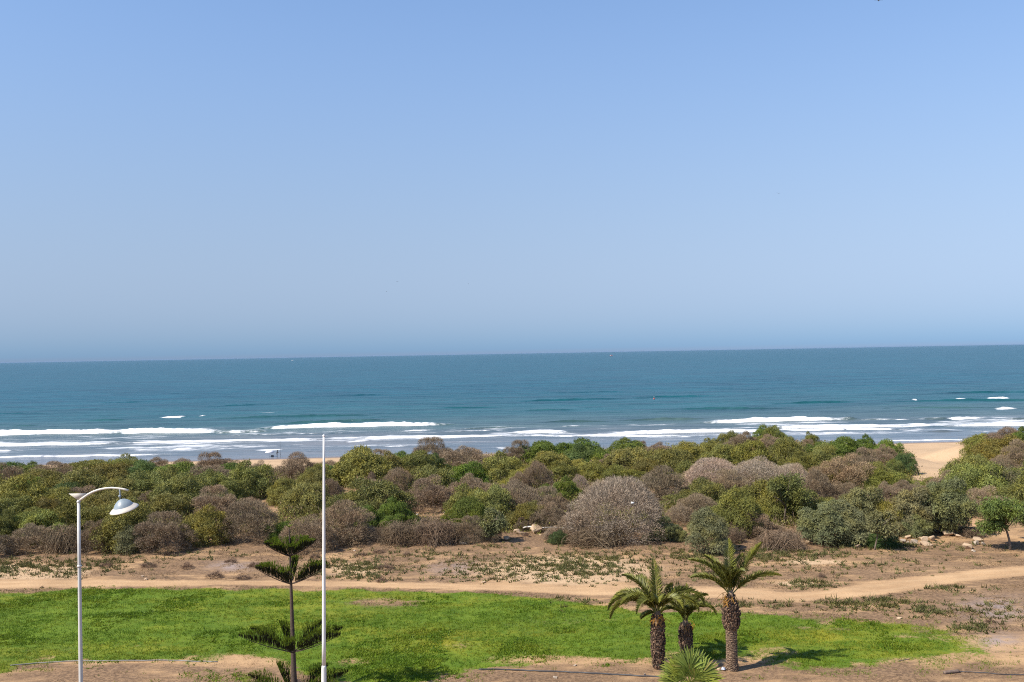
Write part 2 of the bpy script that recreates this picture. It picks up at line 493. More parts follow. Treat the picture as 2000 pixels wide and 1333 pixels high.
def ground_material():
    mt, n, bs, lk = newmat('ground_soil')
    P = geo_pos(n)
    fine = noise(n, 5.0, 6, 0.7, P)
    mid = noise(n, 0.9, 5, 0.6, P)
    streak = noise(n, 0.5, 5, 0.65, P, (0.5, 1.4, 1))
    big = noise(n, 0.16, 4, 0.5, P)
    sand = mixc(n, maprange(n, mid, 0.35, 0.7), (0.46, 0.292, 0.15), (0.355, 0.215, 0.11))
    brown = mixc(n, maprange(n, fine, 0.4, 0.62), (0.15, 0.092, 0.052), (0.30, 0.188, 0.103))
    # pieces of dry litter on open sand
    lf = mth(n, 'ADD', mth(n, 'MULTIPLY', attr(n, 'litter'), 0.8), mth(n, 'MULTIPLY', mth(n, 'SUBTRACT', streak, 0.44), 2.2))
    lf = mth(n, 'ADD', lf, mth(n, 'MULTIPLY', mth(n, 'SUBTRACT', fine, 0.5), 0.9))
    col = mixc(n, maprange(n, lf, 0.12, 0.62), sand, brown)
    col = mixc(n, mth(n, 'MULTIPLY', attr(n, 'ash'), maprange(n, mid, .3, .6)), col, (0.30, 0.235, 0.21))
    pale = mixc(n, maprange(n, fine, 0.3, 0.75), (0.56, 0.395, 0.24), (0.43, 0.285, 0.16))
    pf = mth(n, 'ADD', attr(n, 'pale'), mth(n, 'MULTIPLY', mth(n, 'SUBTRACT', mid, 0.5), 0.8))
    col = mixc(n, maprange(n, pf, 0.25, 0.75), col, pale)
    trk = mixc(n, maprange(n, streak, 0.35, 0.68), (0.52, 0.335, 0.18), (0.42, 0.26, 0.135))
    tf = mth(n, 'ADD', attr(n, 'track'), mth(n, 'MULTIPLY', mth(n, 'SUBTRACT', fine, 0.5), 0.9))
    tf = mth(n, 'ADD', tf, mth(n, 'MULTIPLY', mth(n, 'SUBTRACT', mid, 0.5), 0.7))
    col = mixc(n, maprange(n, tf, 0.25, 0.95), col, trk)
    col = mixc(n, mth(n, 'MULTIPLY', attr(n, 'rut'), maprange(n, mid, .3, .6, .1, .5)), col, (0.55, 0.375, 0.21))
    g = mixc(n, maprange(n, mid, 0.3, 0.7), (0.075, 0.135, 0.006), (0.13, 0.19, 0.012))
    g = mixc(n, mth(n, 'MULTIPLY', attr(n, 'yellow'), maprange(n, mid, .3, .65)), g, (0.24, 0.23, 0.018))
    gf = mth(n, 'ADD', attr(n, 'lawn'), mth(n, 'MULTIPLY', mth(n, 'SUBTRACT', fine, 0.5), 1.1))
    gf = mth(n, 'ADD', gf, mth(n, 'MULTIPLY', mth(n, 'SUBTRACT', mid, 0.5), 0.8))
    col = mixc(n, maprange(n, gf, 0.3, 0.75), col, g)
    col = mixc(n, attr(n, 'wet'), col, (0.17, 0.125, 0.10))
    col = mixc(n, maprange(n, big, .35, .65), col, mixc(n, 1.0, col, (0.88, 0.87, 0.86), 'MULTIPLY'))
    lk(col, bs.inputs['Base Color'])
    rg = maprange(n, attr(n, 'wet'), 0, 1, 0.92, 0.2, False)
    lk(rg, bs.inputs['Roughness'])
    bs.inputs['Specular IOR Level'].default_value = 0.25
    bp = n.nodes.new('ShaderNodeBump')
    bp.inputs['Strength'].default_value = 0.5
    bp.inputs['Distance'].default_value = 0.12
    lk(fine, bp.inputs['Height'])
    lk(bp.outputs[0], bs.inputs['Normal'])
    return mt

build_ground()

# ------------------------------------------------------------------ sea
# breaker: (x0, y0, x1, y1, wave height m, foam 0..1, trailing foam m) along the front of the wave
WAVES = [
    (-140, 852, 420, 844, 1.35, 1.0, 24), (420, 846, 520, 842, 0.6, 0.55, 14),
    (-140, 872, 215, 868, 0.6, 0.95, 18), (240, 866, 640, 858, 0.35, 0.95, 5),
    (-140, 883, 38, 881, 0.28, 0.9, 2), (-60, 895, 330, 889, 0.22, 0.85, 4), (340, 878, 378, 876, 0.25, 0.8, 2),
    (528, 838, 856, 831, 1.3, 1.0, 16), (420, 852, 720, 846, 0.2, 0.45, 22), (780, 843, 850, 840, 0.3, 0.8, 5),
    (850, 846, 1010, 840, 0.2, 0.6, 22), (672, 856, 1010, 852, 0.4, 1.0, 7), (1010, 852, 1360, 853, 0.32, 0.95, 6),
    (1008, 846, 1108, 844, 0.8, 1.0, 9), (1090, 833, 1140, 832, 0.2, 0.5, 5),
    (1205, 848, 1500, 843, 0.85, 1.0, 15), (1500, 838, 1765, 833, 0.85, 1.0, 14), (1772, 832, 1826, 831, 0.5, 0.9, 5),
    (1862, 833, 2160, 829, 0.8, 1.0, 10), (1490, 842, 1790, 839, 0.4, 1.0, 6), (1888, 843, 1970, 842, 0.25, 0.9, 3),
    (1395, 825, 1636, 820, 1.2, 1.0, 12), (1676, 821, 1790, 819, 0.3, 0.55, 14), (1857, 821, 1916, 818, 0.75, 1.0, 5),
    (316, 816, 360, 815, 0.5, 0.95, 5), (389, 814, 403, 813, 0.4, 0.8, 3), (480, 809, 545, 806, 0.2, 0.45, 12),
    (1868, 782, 1892, 781, 0.6, 0.9, 6), (1928, 782, 1972, 781, 0.8, 1.0, 8), (1784, 782, 1790, 781, 0.5, .8, 4), (1945, 799, 1982, 798, 0.5, 0.9, 5),
    (672, 865, 716, 863, 0.4, 0.95, 4), (712, 874, 800, 872, 0.2, 0.8, 3), (868, 865, 1000, 863, 0.22, 0.75, 3),
    (1600, 863, 1960, 859, 0.14, 0.85, 2.2), (500, 880, 560, 878, 0.15, 0.8, 2), (560, 884, 760, 880, .12, .25, 2),
    (1380, 875, 1500, 870, .12, .7, 3), (960, 876, 1010, 876, 0.15, 0.7, 2),
    # unbroken swell
    (400, 819, 780, 811, 0.85, 0, 0), (560, 827, 742, 822, 0.75, 0.12, 6), (150, 824, 260, 821, 0.6, 0, 0), (0, 834, 90, 832, .5, .05, 0),
    (1190, 822, 1400, 820, 0.85, 0, 0), (1050, 826, 1200, 823, 0.6, 0, 0), (1636, 820, 1680, 820, 0.7, 0, 0), (1790, 820, 1860, 819, 0.7, 0, 0), (1914, 820, 2160, 818, 0.75, 0, 0),
    (980, 785, 1220, 779, 0.8, 0, 0), (1220, 778, 1420, 774, 0.7, 0, 0), (1270, 801, 1560, 798, 0.75, 0, 0), (1480, 790, 1700, 785, 0.85, 0, 0), (1690, 786, 2160, 780, 0.95, 0.0, 0),
    (850, 798, 990, 795, 0.5, 0, 0), (1785, 843, 1890, 843, 0.45, 0, 0), (1680, 798, 1990, 797, 0.6, 0, 0), (640, 774, 760, 772, .6, 0, 0), (180, 788, 330, 785, .6, 0, 0),
    (1000, 802, 1150, 800, .5, 0, 0), (380, 796, 560, 790, .55, 0, 0), (1050, 768, 1250, 766, .6, 0, 0), (1810, 769, 2050, 766, .7, 0, 0), (-100, 810, 120, 808, .4, 0, 0),
    (330, 884, 520, 879, .18, .06, 2), (400, 873, 500, 871, .15, .05, 2), (900, 838, 1000, 834, .35, .2, 4),
]

def build_sea():
    ys = [232.0]
    while ys[-1] < 32000:
        y = ys[-1]
        ys.append(y + (0.42 if y < 330 else 0.42 * (y / 330) ** 1.9 if y < 1500 else 0.06 * y))
    ys = np.array(ys)
    s = np.concatenate([[-3, -1.8], np.linspace(-1.16, 1.16, 520), [1.8, 3]])
    Y, S = np.meshgrid(ys, s, indexing='ij')
    X = S * (0.515 * Y)
    Ysh = Y - 0.069 * X
    near = 1 - sstep(700, 1200, Y)
    Z = np.full_like(X, -8.0)
    dist = np.clip((Ysh - 241) / 150, 0, 1)
    ph = Ysh / 17 + 2.2 * fbm(X / 90, Y / 60, 61)
    Z += near * np.sin(ph * 2 * np.pi / 1.6) * 0.13 * (0.2 + dist) * (0.3 + 1.4 * fbm(X / 60, Y / 30, 63))
    Z += near * (fbm(X / 7, Y / 3.0, 65) - 0.5) * 0.3 * (0.15 + dist)
    foam = np.zeros_like(X)
    lace = np.zeros_like(X)
    for q, (x0, y0, x1, y1, h, fo, tr) in enumerate(WAVES):
        p0, p1 = at_sea(x0, y0), at_sea(x1, y1)
        t = (X - p0.x) / (p1.x - p0.x)
        wl = abs(p1.x - p0.x)
        edge = max(min(13.0, wl * 0.3) / wl, 0.02)
        env = sstep(-edge, edge * 1.2, t) * sstep(-edge, edge * 1.2, 1 - t)
        if fo < 0.1: env = sstep(-0.1, 0.45, t) * sstep(-0.1, 0.45, 1 - t)
        on = (env > 0.001) & (np.abs(Y - (p0.y + p1.y) / 2) < abs(p1.y - p0.y) + 60)
        rows = np.where(on.any(1))[0]
        if len(rows) == 0: continue
        r0, r1 = rows[0], rows[-1] + 1
        Xs, Yss, ev, ts = X[r0:r1], Y[r0:r1], env[r0:r1], t[r0:r1]
        line = p0.y + (p1.y - p0.y) * ts + (fbm(Xs / 14, np.full_like(Xs, q * 3.7), 67 + q) - 0.5) * 5.0 + (vnoise(Xs / 2.2, np.full_like(Xs, q * 1.7), 68) - .5) * 0.9
        d = Yss - line
        gap = sstep(.30, .46, fbm(Xs / 16 + q * 9.1, np.full_like(Xs, q * 5.3), 81)) if h < .55 else sstep(.18, .36, fbm(Xs / 22 + q * 9.1, np.full_like(Xs, q * 5.3), 81))
        if fo > .3: ev = ev * (0.55 + .45 * gap)
        wob2 = 0.45 + 1.1 * fbm(Xs / 5.5 + q * 3, np.full_like(Xs, q * 1.3), 83)
        hv = h * ev * (0.45 + 0.9 * fbm(Xs / 4, np.full_like(Xs, q * 2.1), 69) + (.35 * (vnoise(Xs / 1.1, Yss / 2, 70) - .5) if fo > .3 else 0))
        back = 3.0 + 4.5 * h
        prof = np.where(d < 0, sstep(-0.5 - 1.6 * h if fo < .1 else -0.4 - .7 * h, 0.0, d), np.exp(-(np.maximum(d, 0) / back) ** 2))
        Z[r0:r1] += hv * prof
        if fo > 0:
            fr = sstep(-1.2 - .9 * h, -0.3 - .5 * h, d) * (1 - sstep(0.4 + h * wob2, (1.6 + 2.0 * h + tr * 0.22) * wob2 + .6, d)) * fo
            ragged = 0.35 + 1.15 * fbm(Xs / 1.6, Yss / 1.2, 71)
            foam[r0:r1] = np.maximum(foam[r0:r1], np.clip(fr * ev * ragged * (0.55 + 0.6 * min(1, h + .3)), 0, 1))
            la = sstep(-2, 0, d) * (1 - sstep(tr * 0.3, tr * 1.15 + 1, d)) * fo
            lace[r0:r1] = np.maximum(lace[r0:r1], la * ev)
    surf = sstep(258, 276, Ysh) * (1 - sstep(300, 340, Ysh))
    lace = np.maximum(lace, surf * (.15 + .75 * sstep(.36, .62, fbm(X / 30, Y / 12, 85))))
    # thin edge of the swash on the sand
    sw = 241.4 + (fbm(X / 16, X * 0 + 2, 73) - .5) * 4
    foam = np.maximum(foam, 0.35 * np.exp(-((Ysh - sw) / 0.5) ** 2) * sstep(.4, .6, fbm(X / 20, X * 0, 75)))
    n, k = Y.shape
    i, j = np.meshgrid(np.arange(n - 1), np.arange(k - 1), indexing='ij')
    f = np.stack([i * k + j, i * k + j + 1, (i + 1) * k + j + 1, (i + 1) * k + j], -1).reshape(-1, 4)
    me = make_mesh('sea', np.stack([X, Y, Z], -1).reshape(-1, 3), [f], None, True, [sea_material()])
    for nm, a in (('foam', foam), ('lace', lace), ('shore', Ysh)):
        q = me.attributes.new(nm, 'FLOAT', 'POINT')
        q.data.foreach_set('value', np.asarray(a, np.float32).ravel())
    o = link('sea', me)
    o['kind'] = 'structure'

def sea_material():
    mt, n, bs, lk = newmat('sea_water')
    P = geo_pos(n)
    sh = attr(n, 'shore')
    patch = noise(n, 0.012, 4, 0.6, P, (0.5, 1.6, 1))
    shp = mth(n, 'ADD', sh, mth(n, 'MULTIPLY', mth(n, 'SUBTRACT', patch, .5), 130))
    ramp = n.nodes.new('ShaderNodeValToRGB')
    lk(maprange(n, shp, 240, 640, 0, 1, False), ramp.inputs[0])
    e = ramp.color_ramp.elements
    e[0].position, e[0].color = 0.0, (0.20, 0.185, 0.18, 1)
    e[1].position, e[1].color = 1.0, (0.006, 0.092, 0.122, 1)
    for p, c in ((0.12, (0.15, 0.165, 0.165)), (0.24, (0.075, 0.125, 0.12)), (0.45, (0.017, 0.105, 0.118))):
        x = e.new(p); x.color = (*c, 1)
    chop = noise(n, 0.35, 5, 0.62, P, (0.45, 1.3, 1))
    far = noise(n, 0.045, 5, 0.65, P, (0.35, 1.6, 1))
    col = mixc(n, maprange(n, far, .35, .68), ramp.outputs[0], mixc(n, 1.0, ramp.outputs[0], (0.5, 0.62, 0.66), 'MULTIPLY'))
    rip = noise(n, 0.16, 6, 0.7, P, (0.35, 1.5, 1))
    col = mixc(n, maprange(n, rip, .45, .62), col, mixc(n, 1.0, col, (0.62, 0.7, 0.74), 'MULTIPLY'))
    fz = noise(n, 0.6, 6, 0.75, P, (0.6, 1.0, 1))
    lz = noise(n, 0.22, 7, 0.72, P, (0.45, 1.0, 1))
    f1 = mth(n, 'ADD', attr(n, 'foam'), mth(n, 'MULTIPLY', mth(n, 'SUBTRACT', fz, 0.5), 1.3))
    f1 = maprange(n, f1, 0.26, 0.72)
    f2 = mth(n, 'ADD', mth(n, 'MULTIPLY', attr(n, 'lace'), 0.5), mth(n, 'MULTIPLY', mth(n, 'SUBTRACT', lz, 0.5), 2.0))
    f2 = mth(n, 'MULTIPLY', maprange(n, f2, 0.2, 0.62), mth(n, 'MULTIPLY', maprange(n, attr(n, 'lace'), 0, .4), 0.8))
    fm = mth(n, 'MAXIMUM', f1, f2)
    col = mixc(n, mth(n, 'MULTIPLY', fm, .96), col, (0.80, 0.81, 0.82))
    lk(col, bs.inputs['Base Color'])
    rg = mth(n, 'MAXIMUM', maprange(n, sh, 242, 300, 0.16, 0.34, False), mth(n, 'MULTIPLY', fm, 0.9))
    lk(rg, bs.inputs['Roughness'])
    bs.inputs['IOR'].default_value = 1.33
    b1 = n.nodes.new('ShaderNodeBump')
    b1.inputs['Distance'].default_value = 0.5
    lk(maprange(n, sh, 240, 300, 0.12, 0.8, False), b1.inputs['Strength'])
    lk(chop, b1.inputs['Height'])
    b2 = n.nodes.new('ShaderNodeBump')
    b2.inputs['Distance'].default_value = 3.0
    b2.inputs['Strength'].default_value = 0.5
    lk(maprange(n, far, 0, 1, 0, 1, False), b2.inputs['Height'])
    lk(b1.outputs[0], b2.inputs['Normal'])
    lk(b2.outputs[0], bs.inputs['Normal'])
    return mt

build_sea()

# ------------------------------------------------------------------ shrub prototypes (unit width 1, height about .62)
def lobes(seed, n, H=0.62, rmin=.13, rmax=.24, skirt=True):
    r = np.random.default_rng(seed)
    ox, oy = r.uniform(-.05, .05, 2)
    L_ = [(ox, oy, H * 0.24, 0.37, H * 0.50), (-ox, -oy, H * 0.08, 0.43, H * 0.42)]
    for i in range(n):
        a = 2.4 * i + r.uniform(-.4, .4)
        rad = 0.41 * math.sqrt((i + .5) / n) * r.uniform(.85, 1.12)
        rr = r.uniform(rmin, rmax) * .72
        top = H * math.sqrt(max(0.08, 1 - (rad / 0.5) ** 2)) * r.uniform(.72, 1.08)
        L_.append((rad * math.cos(a), rad * math.sin(a), max(top - rr * 0.75, rr * 0.5), rr, rr * 0.85))
    if not skirt:
        L_[1] = (-ox, -oy, H * .3, .36, H * .3)
    for i in range(9 if skirt else 4):
        a = 2 * np.pi * (i + r.uniform(-.3, .3)) / 9
        rr = r.uniform(.10, .16)
        L_.append((0.40 * math.cos(a), 0.40 * math.sin(a), rr * r.uniform(.5, 1.3), rr, rr * .9))
    return np.array(L_)

def shell(Lb, n, r, inner=0.72, outer=1.04):
    k = r.choice(len(Lb), n, p=(Lb[:, 3] ** 2) / (Lb[:, 3] ** 2).sum())
    d = r.normal(size=(n, 3)); d /= np.linalg.norm(d, axis=1, keepdims=True)
    d[:, 2] = np.where(d[:, 2] < -0.35, -d[:, 2], d[:, 2])
    rad = r.uniform(inner, outer, n)
    c = Lb[k]
    p = c[:, :3] + d * np.stack([c[:, 3], c[:, 3], c[:, 4]], 1) * rad[:, None]
    p[:, 2] = np.maximum(p[:, 2], 0.0)
    # drop points buried deep in other lobes
    deep = np.zeros(n, int)
    for q in Lb:
        deep += (((p - q[:3]) / np.array([q[3], q[3], q[4]])) ** 2).sum(1) < 0.45
    keep = deep == 0
    shell.which = k[keep]
    return p[keep], d[keep]

def leafy(seed, nlobes=12, sprays=9000, per=6, ll=(.0135, .025), lw=.45, droop=0.0, H=.62):
    r = np.random.default_rng(seed)
    Lb = lobes(seed, nlobes, H, skirt=droop < .3)
    mb = MB()
    p, d = shell(Lb, sprays, r, .72, 1.06)
    tone = r.uniform(0, 1, len(Lb))[shell.which]
    far_ = r.uniform(0, 1, len(p)) < .10
    p = p + d * (far_ * r.uniform(.0, .035, len(p)))[:, None]
    dn = d.copy()
    d = d + r.normal(size=d.shape) * 0.6 + np.array([0, 0, 0.45 - 1.5 * droop])
    d /= np.linalg.norm(d, axis=1, keepdims=True)
    n = len(p)
    vv = r.uniform(0, 1, n)
    B = np.repeat(p, per, 0) + np.repeat(d, per, 0) * r.uniform(-.02, .03, (n * per, 1)) + r.normal(size=(n * per, 3)) * 0.008
    A = np.repeat(d, per, 0) + r.normal(size=(n * per, 3)) * 0.55
    l = r.uniform(ll[0], ll[1], n * per)
    var = np.clip(np.repeat(vv * .3 + tone * .45, per) + r.uniform(0, .25, n * per), 0, 1)
    B[:, 2] = np.maximum(B[:, 2], 0.004)
    mb.spikes(B, A, l, l * lw * 1.3, var, 0, np.repeat(dn, per, 0), .4)
    return mb.mesh('foliage', [LEAF])

def twiggy(seed, nlobes=10, n=21000, H=.62, ll=(.03, .075), wd=.0042, smooth=0, tangle=0):
    r = np.random.default_rng(seed)
    Lb = lobes(seed, nlobes, H, .13, .27)
    if smooth:
        Lb = np.vstack([Lb, [[0, 0, H * .2, .47, H * .77]] * smooth])
    mb = MB()
    p, d = shell(Lb, n, r, 0.72, 1.0)
    rad = p - np.array([0, 0, 0.02]); rad /= np.linalg.norm(rad, axis=1, keepdims=True)
    A = rad * 0.9 + d * 0.35 + r.normal(size=d.shape) * 0.5 + np.array([0, 0, .3])
    l = r.uniform(ll[0], ll[1], len(p))
    p = p - rad * l[:, None] * 0.5
    p[:, 2] = np.maximum(p[:, 2], 0.004)
    mb.spikes(p, A, l, wd, r.uniform(0, 1, len(p)), 0, d, .7)
    # short side twigs at the shell
    q, dq = shell(Lb, n // 2, r, 0.86, 1.0)
    q[:, 2] = np.maximum(q[:, 2], 0.004)
    mb.spikes(q, dq + r.normal(size=q.shape) * .8, r.uniform(.02, .045, len(q)), wd * 1.15, r.uniform(0, 1, len(q)))
    for i in range(tangle):
        a, b = r.uniform(-.45, .45, 2), r.uniform(-.45, .45, 2)
        tt = np.linspace(0, 1, 7)
        hh = r.uniform(.25, 1.0) * H
        P = np.stack([a[0] + (b[0] - a[0]) * tt, a[1] + (b[1] - a[1]) * tt, .01 + hh * np.sin(np.pi * tt * r.uniform(.5, .95))], 1) + r.normal(size=(7, 3)) * .012
        P[:, 2] = np.maximum(P[:, 2], .004)
        mb.tube(P, np.linspace(.006, .002, 7), 3, r.uniform(.3, 1), cap=False)
    return mb.mesh('twigs', [TWIG])

def stems_mesh(seed, n=7, H=.62, r0=.014):
    r = np.random.default_rng(seed)
    mb = MB()
    for i in range(n):
        a = 2 * np.pi * (i + r.uniform(-.3, .3)) / n
        R_ = r.uniform(.12, .32)
        tt = np.linspace(0, 1, 6)
        P = np.stack([math.cos(a) * R_ * tt ** 1.3 + .03 * math.cos(a), math.sin(a) * R_ * tt ** 1.3 + .03 * math.sin(a), H * r.uniform(.55, .8) * tt], 1) + r.normal(size=(6, 3)) * .008
        P[0, 2] = -0.02
        mb.tube(P, np.linspace(r0, r0 * .3, 6), 5, r.uniform(.2, .8), cap=False)
    return mb.mesh('stems', [STEM], True)

PROTO = {
    'G': [leafy(100 + i, 17 + 3 * (i % 4)) for i in range(4)],
    'B': [leafy(120 + i, 16 + 3 * i, 9200, 6, (.0125, .022), .55) for i in range(2)],
    'Y': [leafy(140 + i, 18 + 3 * i, 9000, 6, (.0135, .025), .42) for i in range(2)],
    'T': [leafy(160 + i, 14, 9400, 6, (.012, .021), .55) for i in range(2)],
    'W': [leafy(180 + i, 20, 8600, 7, (.017, .032), .3, 0.55, .8) for i in range(3)],
    'D': [twiggy(200 + i, 14 + 4 * (i % 3)) for i in range(6)],
    'P': [twiggy(220 + i, 7, 34000, .62, (.02, .055), .0030, 3) for i in range(2)],
    'H': [twiggy(240 + i, 8, 6000, .42, (.05, .13), .005, 0, 260) for i in range(2)],
}
STEMS = [stems_mesh(300 + i) for i in range(3)]
BASECOL = {'G': (0.192, 0.192, 0.058), 'B': (0.132, 0.186, 0.038), 'Y': (0.218, 0.206, 0.054), 'T': (0.09, 0.135, 0.044),
           'W': (0.20, 0.196, 0.094), 'D': (0.252, 0.192, 0.126), 'P': (0.30, 0.24, 0.182), 'H': (0.185, 0.135, 0.088)}
PROTO_H = {'W': .8, 'H': .42}
PHRASE = {'G': 'olive green shrub', 'B': 'bright green shrub', 'Y': 'yellowish green shrub', 'T': 'dark green dense shrub',
          'W': 'grey-green drooping shrub', 'D': 'brown twiggy shrub', 'P': 'pale grey dry shrub', 'H': 'heap of dead tangled brushwood'}
KINDNAME = {'G': 'olive_shrub', 'B': 'green_shrub', 'Y': 'yellow_green_shrub', 'T': 'dark_green_shrub', 'W': 'drooping_shrub', 'D': 'dry_twiggy_shrub', 'P': 'pale_dry_shrub', 'H': 'brushwood_heap'}
